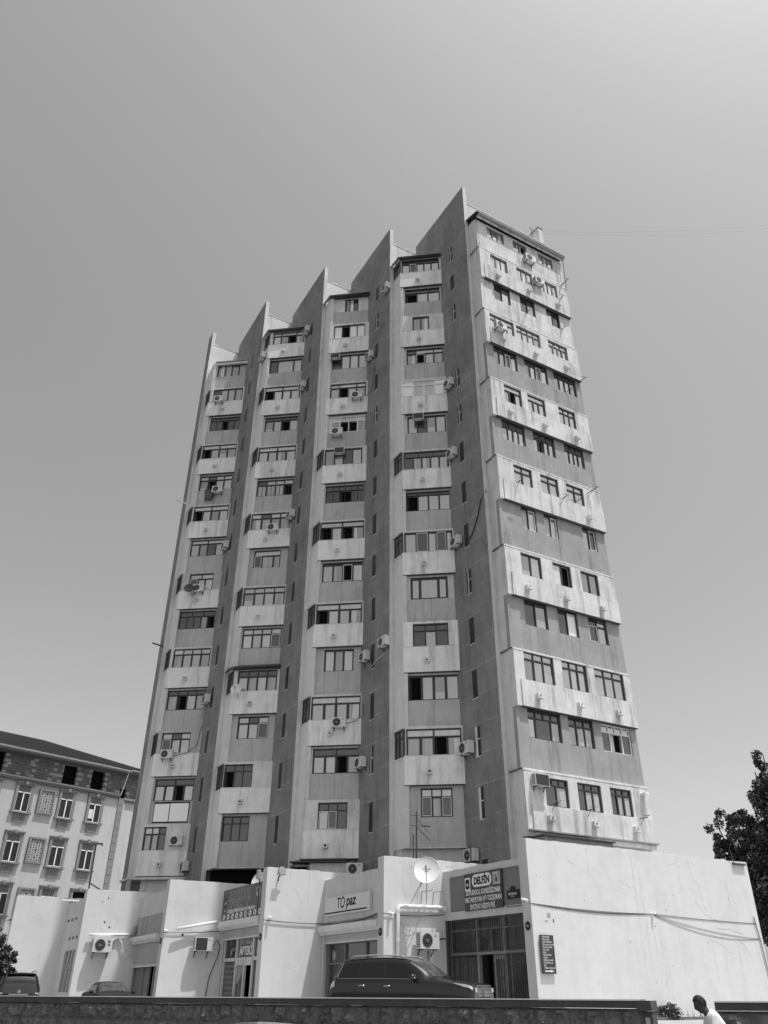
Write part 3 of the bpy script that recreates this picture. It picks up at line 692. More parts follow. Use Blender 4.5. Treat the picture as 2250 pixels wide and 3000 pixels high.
# rug and extra things
m_ = MB(); fr1 = fb(1)
m_.grid(lambda a_, b_: fr1(.85 + a_ * .72 + .03 * math.sin(b_ * 5), zk(8) + .45 + b_ * 1.08, -.08 + .05 * math.sin(a_ * 9) * (1 - b_) + .03), 14, 10, 'sign_dark')
m_.grid(lambda a_, b_: fr1(.95 + a_ * .52, zk(8) + .6 + b_ * .75, -.055 + .05 * math.sin((a_ * .72 + .14) * 9) * (1 - b_ * .8) + .03), 14, 10, 'sign_mid')
tag(m_.build('hanging_rug', smooth=True), 'dark patterned rug hanging from a window of the leftmost balcony column', 'rug')
m_ = MB(); m_.fbox(fb(1), .5, 1.5, zk(0) + .2, zk(0) + 1.3, -.15, -.12, 'pane_white'); m_.fbox(fb(1), 1.56, 2.8, zk(0) + .2, zk(0) + 1.32, -.15, -.12, 'pane_white')
m_.fbox(fb(1), .45, 2.85, zk(0) + .12, zk(0) + 1.42, -.16, -.145, 'ink_black'); m_.build('cladding_panel', tower, label='white cladding sheets with black gaps')
# spikes above the dark infilled window of the fourth column
m_ = MB()
for q in range(4): m_.tube([fb(4)(.6 + q * .62, zk(3) - .05, .02), fb(4)(.65 + q * .62 + .05, zk(3) + .4, .12)], .012, 'metal_dark', 4)
m_.build('railing_stub', tower)
# little drain pipes sticking out of the left fin
for (u_, z_) in ((-.0, 34.0), (0., 21.6)):
    m_ = MB(); p = Fc(1) ; m_.tube([(p.x, p.y, z_), (p.x - .75, p.y - .35, z_ + .15)], .06, 'pvc' if z_ > 30 else 'metal_dark', 8)
    m_.build('drain_pipe', tower)

# ================================================================== SHOP BUILDING (podium)
W5 = V2(5.6, 33.0)
def Wc(i): return W5 - STEP * (5 - i)
shops = empty('shop_building', (Wc(3).x, Wc(3).y, -.9), 'low whitewashed shop building with stepped bright walls at the foot of the tower', 'shop building')
HT = {5: 5.12, 4: 5.0, 3: 5.0, 2: 4.88, 1: 4.8, 0: 4.82}
LEN = {5: 12.9, 4: 5.3, 3: 4.5, 2: 4.5, 1: 3.9, 0: 3.8}
def jag(mb, fr, u0, u1, z, d0, d1, m, n=14, a_=.035):
    us = [u0 + (u1 - u0) * q / n for q in range(n + 1)]
    for q in range(n): mb.fbox(fr, us[q], us[q + 1] - .002, z - .001 + q * 1e-5, z + random.uniform(.003, a_), d0, d1, m)
for i in (5, 4, 3, 2, 1, 0):
    fr_ = Fr(Wc(i), R); m_ = MB(); zlow = -1.6
    m_.fbox(fr_, 0.0, LEN[i], zlow, HT[i], -.5, 0.0, 'white_plaster')
    jag(m_, fr_, .02, LEN[i] - .02, HT[i], -.48, -.01, 'white_plaster', int(LEN[i] * 3))
    m_.build('white_wall', shops)
    # shaded end face, painted light grey
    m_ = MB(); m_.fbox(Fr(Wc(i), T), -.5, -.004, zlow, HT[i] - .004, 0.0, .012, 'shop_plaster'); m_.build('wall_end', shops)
# recessed sign walls: between Wc(i)(upper end) and Wc(i+1)
def S(i): return Fr(Wc(i) + R * .25, T)     # plane of recessed wall whose near pillar is wall i ; u negative going back
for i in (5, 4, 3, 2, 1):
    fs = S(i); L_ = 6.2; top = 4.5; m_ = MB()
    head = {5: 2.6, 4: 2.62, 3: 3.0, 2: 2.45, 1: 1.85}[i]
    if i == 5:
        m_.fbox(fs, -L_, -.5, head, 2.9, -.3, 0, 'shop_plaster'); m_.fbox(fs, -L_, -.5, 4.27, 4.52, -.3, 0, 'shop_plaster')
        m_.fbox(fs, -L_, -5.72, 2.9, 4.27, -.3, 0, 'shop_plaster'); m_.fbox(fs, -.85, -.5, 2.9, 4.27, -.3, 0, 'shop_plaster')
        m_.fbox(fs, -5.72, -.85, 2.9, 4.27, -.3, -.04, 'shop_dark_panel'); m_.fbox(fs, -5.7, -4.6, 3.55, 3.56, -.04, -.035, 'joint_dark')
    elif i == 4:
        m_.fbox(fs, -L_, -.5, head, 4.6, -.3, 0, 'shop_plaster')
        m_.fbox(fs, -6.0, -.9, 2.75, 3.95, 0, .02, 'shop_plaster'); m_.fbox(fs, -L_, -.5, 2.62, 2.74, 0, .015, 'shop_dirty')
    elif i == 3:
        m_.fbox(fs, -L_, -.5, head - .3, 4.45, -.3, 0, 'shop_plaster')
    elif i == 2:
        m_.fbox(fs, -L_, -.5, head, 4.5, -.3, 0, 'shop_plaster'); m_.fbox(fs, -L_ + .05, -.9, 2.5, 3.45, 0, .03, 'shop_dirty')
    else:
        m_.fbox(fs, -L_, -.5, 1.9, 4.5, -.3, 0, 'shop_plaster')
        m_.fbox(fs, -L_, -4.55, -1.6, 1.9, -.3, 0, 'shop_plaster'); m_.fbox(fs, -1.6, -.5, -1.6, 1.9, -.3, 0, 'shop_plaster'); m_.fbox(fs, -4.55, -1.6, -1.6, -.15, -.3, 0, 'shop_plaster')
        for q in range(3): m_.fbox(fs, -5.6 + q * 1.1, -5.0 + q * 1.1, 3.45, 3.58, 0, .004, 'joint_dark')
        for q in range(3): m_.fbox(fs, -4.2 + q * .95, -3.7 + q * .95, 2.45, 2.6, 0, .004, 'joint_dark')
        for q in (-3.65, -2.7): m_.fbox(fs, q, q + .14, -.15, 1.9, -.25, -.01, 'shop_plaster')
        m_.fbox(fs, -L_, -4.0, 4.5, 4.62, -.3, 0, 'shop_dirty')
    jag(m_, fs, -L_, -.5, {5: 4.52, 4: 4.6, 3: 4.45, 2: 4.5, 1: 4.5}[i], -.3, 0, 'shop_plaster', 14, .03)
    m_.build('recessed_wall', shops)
# flat roof behind
m_ = MB()
for i in (5, 4, 3, 2, 1, 0):
    w0 = Wc(i); zr = 3.9 - i * .012
    c4 = [w0 + R * .56 - T * .5, w0 + R * (12.8 if i == 5 else 6.5) - T * .5, w0 + R * (12.8 if i == 5 else 6.5) - T * 7.2, w0 + R * .56 - T * 7.2]
    m_.poly([(p.x, p.y, zr) for p in c4], 'coping')
m_.fbox(Fr(Wc(5), R), 12.6, 12.9, -1.6, 5.1, -10, -.5, 'white_plaster')
m_.build('roof', shops)
# --- shop 1 (right): gated glazed front
fs = S(5); m_ = MB(); pm = MB()
m_.fbox(fs, -6.18, -6.02, -.95, 2.6, -.35, -.05, 'metal_dark')
for u_ in (-4.05, -2.25): m_.fbox(fs, u_ - .05, u_ + .05, -.95, 2.6, -.30, -.14, 'metal_grey')
for u_ in (-6.0, -.58): m_.fbox(fs, u_ - .04, u_ + .05, -.95, 2.6, -.30, -.14, 'metal_grey')
m_.fbox(fs, -6.0, -.58, 1.27, 1.37, -.30, -.13, 'metal_grey'); m_.fbox(fs, -6.0, -.58, 2.15, 2.2, -.30, -.13, 'metal_grey'); m_.fbox(fs, -3.15, -3.08, 1.37, 2.15, -.3, -.13, 'metal_grey')
for u0, u1, z0, z1, mm in ((-6, -4.05, -.95, 2.6, 'pane_dark'), (-4.05, -2.25, 1.32, 2.6, 'pane_dark'), (-2.25, -.58, -.95, 2.6, 'pane_dark'), (-3.0, -2.25, -.95, 1.3, 'pane_dark')):
    pm.poly([fs(u0, z0, -.24), fs(u1, z0, -.24), fs(u1, z1, -.24), fs(u0, z1, -.24)], mm)
pm.poly([fs(-4.05, -.95, -.8), fs(-3.0, -.95, -.8), fs(-3.0, 1.3, -.8), fs(-4.05, 1.3, -.8)], 'pane_open')
for q in range(9):   # vertical blinds behind the left panes
    pm.fbox(fs, -5.8 + q * .19, -5.68 + q * .19, -.9 if q < 5 else .3, 1.2, -.238, -.235, 'frame_grey')
o = m_.build('shop_front', shops); pm.build('pane', o)
m_ = MB(); m_.fbox(fs, -3.0, -2.28, -.9, 1.27, -.20, -.15, 'metal_grey'); 
m_.fbox(fs, -2.9, -2.38, -.6, 1.1, -.15, -.145, 'pane_dark'); m_.build('door', shops)
g_ = MB()
def bars(mb, fs, u0, u1, z0, z1, step, d=-.06, scroll=True):
    n = int((u1 - u0) / step)
    for q in range(n + 1):
        u_ = u0 + (u1 - u0) * q / n; mb.fbox(fs, u_ - .011, u_ + .011, z0, z1, d - .011, d + .011, 'metal_dark')
    for zz in (z0, z1 - .35, z1 - .03): mb.fbox(fs, u0, u1, zz, zz + .03, d - .014, d + .014, 'metal_dark')
    if scroll:
        for q in range(2, n - 1, 4):
            for zz in (z0 + (z1 - z0) * .38, z0 + (z1 - z0) * .6):
                u_ = u0 + (u1 - u0) * (q + .5) / n
                for sg in (1, -1):
                    mb.tube([fs(u_ + sg * .05 * math.sin(t_ * .9) , zz + sg * .02 + .1 * t_ / 6.3 * sg + .06 * math.cos(t_), d + .015) for t_ in [q_ * .6 for q_ in range(11)]], .010, 'metal_dark', 4)
bars(g_, fs, -6.0, -4.15, -.9, 1.28, .135); bars(g_, fs, -6.0, -4.15, 1.36, 2.56, .135); bars(g_, fs, -4.05, -2.3, 1.36, 2.56, .135); bars(g_, fs, -2.15, -.6, -.9, 1.28, .125); bars(g_, fs, -2.15, -.6, 1.36, 2.56, .125)
bars(g_, fs, -2.98, -2.3, -.9, 1.25, .17, d=-.1)
g_.build('security_grille', shops)
# --- shop 2 (Topaz), 3 (pharmacy), 4
def shutter(i, u0, u1, zb0, zb1, zs, label=None, slat=.09, mb_col='shutter_box'):
    fs = S(i); m = MB()
    prof = [(.0, zb1), (.26, zb1), (.32, zb1 - .08), (.32, zb0 + .16), (.16, zb0), (.0, zb0)]
    for a_, b_ in zip(prof, prof[1:]): m.poly([fs(u0, a_[1], a_[0]), fs(u0, b_[1], b_[0]), fs(u1, b_[1], b_[0]), fs(u1, a_[1], a_[0])], mb_col)
    m.poly([fs(u0, z_, d_) for d_, z_ in prof], mb_col); m.poly([fs(u1, z_, d_) for d_, z_ in reversed(prof)], mb_col)
    m.build('shutter_box', shops)
    m = MB(); z = zb0
    while z - slat > zs:
        m.hexa([fs(u0 + .1, z - slat, -.05), fs(u1 - .1, z - slat, -.05), fs(u1 - .1, z - slat, -.08), fs(u0 + .1, z - slat, -.08), fs(u0 + .1, z - .012, -.02), fs(u1 - .1, z - .012, -.02), fs(u1 - .1, z - .012, -.08), fs(u0 + .1, z - .012, -.08)], 'shutter'); z -= slat
    m.fbox(fs, u0 + .1, u1 - .1, zs - .06, z - .005, -.1, -.03, 'shutter_box'); m.build('roller_shutter', shops)
    m = MB(); m.fbox(fs, u0, u0 + .12, -1.5, zb0 - .002, -.12, .03, 'shutter_box'); m.build('shutter_rail', shops); m = MB(); m.fbox(fs, u1 - .1, u1, -1.5, zb0 - .002, -.12, .0, 'shutter_box'); m.build('shutter_rail', shops)
shutter(4, -6.12, -.52, 2.2, 2.6, 1.92)
fs = S(4); m_ = MB(); pm = MB()
for u_ in (-5.9, -4.3, -2.35, -.62): m_.fbox(fs, u_ - .04, u_ + .04, -1.2, 1.9, -.34, -.22, 'frame_grey')
m_.fbox(fs, -5.9, -.62, 1.02, 1.1, -.34, -.22, 'frame_grey'); m_.fbox(fs, -5.9, -.62, 1.82, 1.9, -.34, -.22, 'frame_grey')
pm.poly([fs(-6.0, -1.2, -.3), fs(-.55, -1.2, -.3), fs(-.55, 1.9, -.3), fs(-6.0, 1.9, -.3)], 'pane_dark'); pm.fbox(fs, -5.7, -5.25, 1.15, 1.6, -.295, -.29, 'frame_grey'); pm.fbox(fs, -5.55, -5.4, 1.25, 1.5, -.289, -.287, 'ink_grey')
o = m_.build('shop_front', shops); pm.build('pane', o)
shutter(3, -6.15, -.7, 2.6, 3.02, 2.22)
fs = S(3); m_ = MB(); pm = MB()
for u_ in (-5.9, -4.15, -2.0, -.62): m_.fbox(fs, u_ - .07, u_ + .07, -1.3, 2.25, -.24, -.12, 'shutter_box')
m_.fbox(fs, -5.9, -.62, 1.22, 1.36, -.24, -.12, 'shutter_box'); m_.fbox(fs, -3.08, -2.95, -1.3, 1.22, -.24, -.12, 'shutter_box'); m_.fbox(fs, -4.1, -2.0, 1.02, 1.22, -.24, -.12, 'shutter_box')
pm.poly([fs(-6.0, -1.3, -.2), fs(-4.1, -1.3, -.2), fs(-4.1, 1.25, -.2), fs(-6.0, 1.25, -.2)], 'pane_dark')
for q in range(9): pm.fbox(fs, -5.75, -4.25, .95 - q * .23, 1.08 - q * .23, -.199, -.195, 'frame_grey')
pm.poly([fs(-4.1, -1.3, -.2), fs(-3.0, -1.3, -.2), fs(-3.0, 1.1, -.2), fs(-4.1, 1.1, -.2)], 'pane_dark')
pm.poly([fs(-4.05, 1.0, -.195), fs(-3.1, 1.0, -.195), fs(-3.5, .5, -.195), fs(-3.8, .3, -.195), fs(-4.05, .28, -.195)], 'metal_grey')
pm.poly([fs(-3.0, -1.3, -.7), fs(-2.0, -1.3, -.7), fs(-2.0, 1.1, -.7), fs(-3.0, 1.1, -.7)], 'pane_open')
pm.poly([fs(-2.0, -1.3, -.2), fs(-.6, -1.3, -.2), fs(-.6, 1.25, -.2), fs(-2.0, 1.25, -.2)], 'pane_dark'); pm.fbox(fs, -1.45, -.75, -1.0, -.0, -.195, -.19, 'ink_grey')
pm.poly([fs(-6.0, 1.3, -.2), fs(-4.1, 1.3, -.2), fs(-4.1, 2.25, -.2), fs(-6.0, 2.25, -.2)], 'sign_dark')
pm.poly([fs(-4.1, 1.3, -.2), fs(-2.0, 1.3, -.2), fs(-2.0, 2.25, -.2), fs(-4.1, 2.25, -.2)], 'sign_mid')
pm.poly([fs(-2.0, 1.3, -.2), fs(-.6, 1.3, -.2), fs(-.6, 2.25, -.2), fs(-2.0, 2.25, -.2)], 'sign_mid')
for q in range(16):   # torn picture film: light blotches
    u_ = -5.4 + random.random() * 1.2; z_ = 1.35 + random.random() * .7; a_ = random.uniform(.03, .1); b_ = random.uniform(.08, .25)
    pm.poly([fs(u_, z_, -.195 + q * .0002), fs(u_ + a_, z_ + .02, -.195 + q * .0002), fs(u_ + a_ * 1.6, z_ + b_, -.195 + q * .0002), fs(u_ + a_ * .5, z_ + b_ * 1.1, -.195 + q * .0002)], 'ink_grey' if q % 3 else 'ink_black')
for u_ in (-1.45, -.85): pm.disc(fs(u_, 1.62, -.199), (fs.n.x, fs.n.y, 0), .24, .003, 'ink_grey', 16); pm.disc(fs(u_, 1.6, -.195), (fs.n.x, fs.n.y, 0), .1, .003, 'ink_black', 10)
pm.disc(fs(-1.5, 2.08, -.199), (fs.n.x, fs.n.y, 0), .13, .003, 'ink_grey', 12)
o = m_.build('shop_front', shops); pm.build('pane', o)
text('lettering', 'BAYTARLIQ', .42, fs, -3.05, 2.05, -.19, 'ink_grey', shops, sx=.75, bold=.006)
text('lettering', 'APTEKİ', .52, fs, -3.05, 1.62, -.19, 'ink_white', shops, sx=.9, bold=.012)
shutter(2, -6.15, -1.2, 2.12, 2.48, 1.08)
fs = S(2); pm = MB(); pm.poly([fs(-6.0, -1.4, -.6), fs(-.7, -1.4, -.6), fs(-.7, 1.1, -.6), fs(-6.0, 1.1, -.6)], 'pane_open')
pm.fbox(fs, -5.9, -4.4, -1.4, 1.05, -.25, -.2, 'frame_grey'); pm.fbox(fs, -4.3, -3.2, -1.4, 1.05, -.3, -.25, 'shop_dark_panel'); pm.fbox(fs, -2.2, -1.4, -1.4, 1.1, -.25, -.2, 'shop_dark_panel')
for u_ in (-4.35, -3.15, -2.25): pm.fbox(fs, u_ - .04, u_ + .04, -1.4, 1.1, -.26, -.15, 'metal_grey')
pm.build('shop_front', shops)
m_ = MB(); m_.fbox(fs, -1.2, -.5, -1.6, 2.45, -.3, 0, 'shop_plaster'); m_.build('recessed_wall', shops)
fs = S(1); m_ = MB(); pm = MB()
for q in range(3):
    u0 = -4.5 + q * .97
    pm.poly([fs(u0, -.15, -.16), fs(u0 + .84, -.15, -.16), fs(u0 + .84, 1.9, -.16), fs(u0, 1.9, -.16)], 'pane_dark')
    for z_ in (.1, .5, .9, 1.3, 1.65): m_.fbox(fs, u0, u0 + .84, z_, z_ + .035, -.14, -.11, 'metal_dark')
    for u_ in (.2, .42, .63): m_.fbox(fs, u0 + u_, u0 + u_ + .03, -.15, 1.9, -.14, -.11, 'metal_dark')
o = m_.build('window_grille', shops); pm.build('pane', o)
m_ = MB(); m_.fbox(fs, -1.75, -1.05, -1.6, .25, -.01, .02, 'shop_dark_panel'); m_.build('door', shops)

# --- signs
def board(name, fs, u0, u1, z0, z1, d, th, m, label, cat='sign', edge=None):
    root = empty(name, fs(u0, z0, d), label, cat); b = MB(); b.fbox(fs, u0, u1, z0, z1, d, d + th, m)
    if edge:
        for q in ((u0 - .03, u0, z0 - .03, z1 + .03), (u1, u1 + .03, z0 - .03, z1 + .03), (u0, u1, z0 - .03, z0), (u0, u1, z1, z1 + .03)): b.fbox(fs, q[0], q[1], q[2], q[3], d, d + th + .01, edge)
    b.build('board', root); return root
fs = S(5); sg = board('shop_sign', fs, -4.53, -1.95, 2.86, 4.27, .0, .06, 'sign_dark', 'dark sign in white capitals for fridge and air conditioner spares over the barred shop front')
dd = .062
def rrect(fs, u0, u1, z0, z1, d, r, m, mb, th=.004):
    pts_ = []
    for cx_, cz_, a0 in ((u1 - r, z1 - r, 0), (u0 + r, z1 - r, 90), (u0 + r, z0 + r, 180), (u1 - r, z0 + r, 270)):
        for q in range(7):
            t_ = math.radians(a0 + q * 15); pts_.append((cx_ + r * math.cos(t_), cz_ + r * math.sin(t_)))
    mb.poly([fs(p[0], p[1], d + th) for p in pts_], m)
    n = len(pts_)
    for q in range(n): mb.poly([fs(*pts_[q], d), fs(*pts_[(q + 1) % n], d), fs(*pts_[(q + 1) % n], d + th), fs(*pts_[q], d + th)], m)
lg = MB(); rrect(fs, -3.95, -2.6, 3.72, 4.2, dd, .22, 'ink_white', lg); rrect(fs, -4.47, -4.08, 3.62, 4.12, dd, .05, 'ink_white', lg); rrect(fs, -2.52, -2.02, 3.72, 4.18, dd, .04, 'ink_grey', lg)
rrect(fs, -4.42, -4.14, 3.68, 4.06, dd + .005, .08, 'ink_black', lg); rrect(fs, -4.32, -4.22, 3.8, 3.9, dd + .01, .02, 'ink_white', lg)
for q in range(3):
    u_ = -2.44 + q * .17; rrect(fs, u_ - .05, u_ + .05, 3.8, 4.0, dd + .005, .03, 'ink_black' if q == 1 else 'metal_grey', lg); lg.fbox(fs, u_ - .02, u_ + .02, 4.02, 4.1, dd + .005, dd + .009, 'ink_black')
lg.build('emblem', sg)
text('lettering', 'DELFİN', .38, fs, -3.28, 3.94, dd + .008, 'ink_black', sg, sx=.84, bold=.016, shear=.08)
text('lettering', 'SOYUDUCU, KONDİSİONER', .27, fs, -3.24, 3.52, dd, 'ink_white', sg, sx=.68, bold=.004)
text('lettering', 'PALTARYUYAN VƏ TOZSORAN', .27, fs, -3.24, 3.25, dd, 'ink_white', sg, sx=.65, bold=.004)
text('lettering', 'EHTİYAT HİSSƏLƏRİ', .27, fs, -3.3, 2.98, dd, 'ink_white', sg, sx=.66, bold=.004)
sg = board('street_name_plate', fs, -1.72, -.97, 3.12, 3.42, -.04, .05, 'ink_black', 'small dark plate with a rounded crest reading MOSKVA, right of the big dark sign', 'street sign')
m_ = MB(); m_.disc(fs(-1.36, 3.42, -.038), (fs.n.x, fs.n.y, 0), .15, .045, 'ink_black', 18); m_.build('crest', sg)
text('lettering', 'MOSKVA', .14, fs, -1.35, 3.28, .012, 'ink_white', sg, sx=.95); text('lettering', 'PROSPEKTİ', .05, fs, -1.35, 3.18, .012, 'ink_grey', sg)
fs = S(4); sg = board('shop_sign', fs, -5.7, -1.37, 3.0, 3.76, .03, .14, 'sign_light', 'long pale sign with the black word TOPAZ and a black underline')
lg = MB(); lg.fbox(fs, -5.68, -1.62, 3.07, 3.13, .17, .175, 'ink_black'); lg.build('underline', sg)
text('lettering', 'T', .60, fs, -4.34, 3.46, .172, 'ink_black', sg, sx=.95, shear=.12, bold=.008); text('lettering', 'O', .68, fs, -3.93, 3.45, .172, 'ink_black', sg, sx=.82, shear=.1, bold=.008)
text('lettering', 'paz', .60, fs, -3.12, 3.50, .172, 'ink_black', sg, sx=1.12, shear=.15, bold=.014)
fs = S(3); sg = board('shop_sign', fs, -6.15, -.62, 3.06, 4.5, .02, .07, 'sign_mid', 'weathered dark veterinary pharmacy sign with a row of nine pale medallions')
dd = .092
text('lettering', 'BAYTARLIQ', .56, fs, -3.85, 4.14, dd, 'ink_grey', sg, sx=1.0, shear=.2, bold=.03); text('lettering', 'BAYTARLIQ', .56, fs, -3.85, 4.14, dd + .005, 'sign_dark', sg, sx=1.0, shear=.2, bold=.004)
text('lettering', 'APTEKİ', .56, fs, -4.35, 3.74, dd, 'ink_grey', sg, sx=1.05, shear=.2, bold=.03); text('lettering', 'APTEKİ', .56, fs, -4.35, 3.74, dd + .005, 'sign_dark', sg, sx=1.05, shear=.2, bold=.004)
text('lettering', 'ATIQÇILIQ PREPARATLARI AVADANLIQLAR', .2, fs, -3.5, 3.44, dd, 'ink_white', sg, sx=.95, bold=.004)
lg = MB(); lg.fbox(fs, -6.1, -.68, 3.08, 3.32, .09, .091, 'sign_dark')
for q in range(9):
    c_ = fs(-5.8 + q * .6, 3.21, dd); lg.disc(c_, (fs.n.x, fs.n.y, 0), .19, .004, 'ink_white', 18, ry=.13)
    a_ = random.uniform(0, 3); p1 = fs(-5.8 + q * .6 - .08 * math.cos(a_), 3.21 - .07 * math.sin(a_), dd + .01); p2 = fs(-5.8 + q * .6 + .08 * math.cos(a_), 3.21 + .07 * math.sin(a_), dd + .01)
    lg.tube([p1, (Vector(p1) + Vector(p2)) / 2 + Vector((0, 0, .02)), p2], [.015, .03, .012], 'ink_black', 6)
lg.disc(fs(-1.35, 4.12, dd), (fs.n.x, fs.n.y, 0), .27, .004, 'ink_grey', 18, ry=.24); lg.tube([fs(-1.4, 4.25, dd + .01), fs(-1.33, 4.1, dd + .01), fs(-1.25, 4.02, dd + .01)], [.02, .07, .03], 'ink_black', 6)
for q in range(4): lg.tube([fs(-5.85, 4.0 - q * .17, dd), fs(-5.6, 4.1 - q * .19, dd)], .03, 'ink_grey' if q % 2 else 'sign_dark', 5)
lg.build('medallion', sg)
fw5 = Fr(Wc(5), R); sg = board('menu_board', fw5, .22, .85, .56, 1.8, .05, .05, 'sign_dark', 'tall dark notice board with white script and an arrow on the big white wall', 'notice board')
for q, t_ in enumerate(['Ət məmulatı', 'Dəniz balığı', 'Qəhvə dənələri', 'Quru meyvə çərəz', 'Konfet, şokolad', 'Kərə yağı', 'Balıq', 'Kürü, kolbasa', 'Qozlar', 'Ədviyyat, pendir', 'Dondurma, çay', 'Bal', 'Zeytun, turşu, şirə']):
    text('lettering', ('• ' if q not in (5, 11) else '  ') + t_, .085, fw5, .27, 1.74 - q * .083, .101, 'ink_white', sg, sx=.78, shear=.3, align='LEFT', ext=.001)
m_ = MB(); m_.fbox(fw5, .32, .58, .62, .66, .1, .104, 'ink_white'); m_.poly([fw5(.58, .60, .104), fw5(.76, .64, .104), fw5(.58, .68, .104)], 'ink_white'); m_.build('arrow', sg)
# house-number discs on the pillar ends
for i in (5, 4, 3, 2):
    fe = Fr(Wc(i), T); sg = empty('house_number', fe(-.26, 2.1, .02), '', 'number plate', 'round dark number plates on the wall ends')
    sg['label'] = {5: 'round dark number disc on the wall end beside the barred shop front', 4: 'round dark number disc on the wall end right of the pale sign shop', 3: 'round dark number disc on the wall end right of the pharmacy', 2: 'round dark number disc on the wall end beside the half-open shutter'}[i]
    b = MB(); b.disc(fe(-.26, 2.1, .014), (fe.n.x, fe.n.y, 0), .15, .02, 'ink_black', 20); b.build('plate', sg)
    text('lettering', {5: '43a', 4: '43', 3: '41', 2: '39'}[i], .13, fe, -.26, 2.1, .036, 'ink_grey', sg)

# --- fittings on the white walls
def wall_ac(i, u, z, s, label, dark=0):
    f_ = Fr(Wc(i), R); return ac(f_, u, z, label, s=s, d=.14, dark=dark, group='air conditioners on the shop walls')
wall_ac(4, 1.95, 1.5, 1.12, 'white air conditioner with a big dark fan on the white wall below the large dish')
wall_ac(2, 2.0, 1.67, 1.12, 'air conditioner with a dark square front on the white wall left of the pharmacy', dark=1)
a1 = wall_ac(1, 1.18, 1.72, 1.22, 'white air conditioner with round fan on the white wall left of the half-open shutter')
f1 = Fr(Wc(1), R)
text('lettering', 'LG', .11, f1, 1.52, 1.98, .145 + .32 * 1.22 + .005, 'ink_black', a1, local=False) if False else None
m_ = MB(); m_.disc(f1(1.51, 2.22, .14 + .32 * 1.22 + .008), (f1.n.x, f1.n.y, 0), .05, .003, 'ink_black', 14)
lgm = m_.build('logo_disc', None); lgm.parent = a1; lgm.matrix_parent_inverse = Matrix.Identity(4)
inv = (Matrix.Translation(a1.location) @ Matrix.Rotation(a1.rotation_euler.z, 4, 'Z') @ Matrix.Diagonal((1.22, 1.22, 1.22, 1))).inverted()
lgm.data.transform(inv)
tx = text('lettering', 'LG', .12, f1, 1.51, 2.08, .14 + .32 * 1.22 + .006, 'ink_black', None, bold=.004); tx.parent = a1; tx.data.transform(inv)
def pipe(pts, r, label=None):
    m = MB(); m.tube(pts, r, 'pvc', 10); m.build('drain_pipe', shops, smooth=True)
f4 = Fr(Wc(4), R); f2 = Fr(Wc(2), R); f3 = Fr(Wc(3), R); f0 = Fr(Wc(0), R)
pipe([f4(.62, -1.2, .14), f4(.62, 2.95, .14), f4(.66, 3.03, .14), f4(.72, 3.06, .14), f4(2.9, 3.1, .14), f4(2.98, 3.08, .14), f4(3.0, 2.95, .14)], .085)
m_ = MB(); m_.tube([f4(.62, 1.75, .14), f4(.62, 1.83, .14)], .1, 'pvc', 10); m_.tube([f4(.62, 2.85, .14), f4(.62, 2.95, .14)], .1, 'pvc', 10); m_.tube([f4(1.7, 3.08, .14), f4(1.78, 3.08, .14)], .1, 'pvc', 10); m_.build('pipe_collar', shops)
pipe([f1(.45, 2.55, .18), f1(2.7, 2.62, .12)], .075); pipe([f2(.55, 2.62, .25), f2(2.95, 3.08, .15)], .07)
m_ = MB(); m_.tube([f1(2.72, 2.62, .14), f1(2.85, 2.65, .2), f1(2.88, 3.05, .2)], .1, 'metal_grey', 8); m_.build('vent_elbow', shops)
m_ = MB(); m_.tube([f1(1.75, 2.2, .2), f1(1.85, 2.4, .14), f1(2.1, 2.45, .12), f1(2.3, 2.2, .1), f1(2.4, 1.8, .1), f1(2.6, 1.62, .1), f1(2.95, 1.62, .1)], .035, 'pvc', 7); tag(m_.build('hose', smooth=True), 'pale hose arching from the white air conditioner left of the half-open shutter', 'hose')
m_ = MB(); m_.tube([f4(2.45, 1.8, .3), f4(2.7, 1.9, .2), f4(3.0, 1.92, .1)], .03, 'metal_dark', 6); m_.tube([f4(2.05, 1.45, .2), f4(2.0, -.9, .05)], .02, 'metal_dark', 6); tag(m_.build('hose'), 'black hose from the air conditioner below the large dish', 'hose')
m_ = MB(); m_.tube([f2(2.5, 1.9, .3), f2(2.8, 2.2, .15), f2(3.0, 1.9, .1), f2(2.9, 1.4, .1), f2(2.6, .6, .05), f2(2.4, -1.0, .05)], .022, 'metal_dark', 6); tag(m_.build('hose'), 'dark hose hanging by the pharmacy shutter', 'hose')
for (ff, u_, z_) in ((f3, 1.73, .95), (f1, 1.75, .75)):
    m_ = MB()
    for q in ((-.13, .13, .1, .12), (-.13, .13, -.12, -.1), (-.15, -.13, -.12, .12), (.13, .15, -.12, .12)): m_.fbox(ff, u_ + q[0], u_ + q[1], z_ + q[2], z_ + q[3], 0, .003, 'ink_white')
    m_.build('painted_square', shops)
m_ = MB()
for (ff, u_, z_, r_) in ((f2, .98, 2.38, .06), (f1, 1.2, 3.2, .05), (f1, 1.5, 2.95, .05), (f1, 1.2, 4.4, .04), (f1, .9, 4.2, .03)): m_.disc(ff(u_, z_, .002), (ff.n.x, ff.n.y, 0), r_, .003, 'ink_black', 12)
for q in range(7): m_.disc(f4(.9 + q * .45 + random.uniform(-.1, .1), 4.72 + random.uniform(-.12, .1), .002), (f4.n.x, f4.n.y, 0), .022, .003, 'joint_dark', 8)
for q in range(12): m_.disc(fw5(random.uniform(.3, 12.5), random.uniform(-.4, 4.6), .002), (f4.n.x, f4.n.y, 0), random.uniform(.012, .025), .003, 'joint_dark', 8)
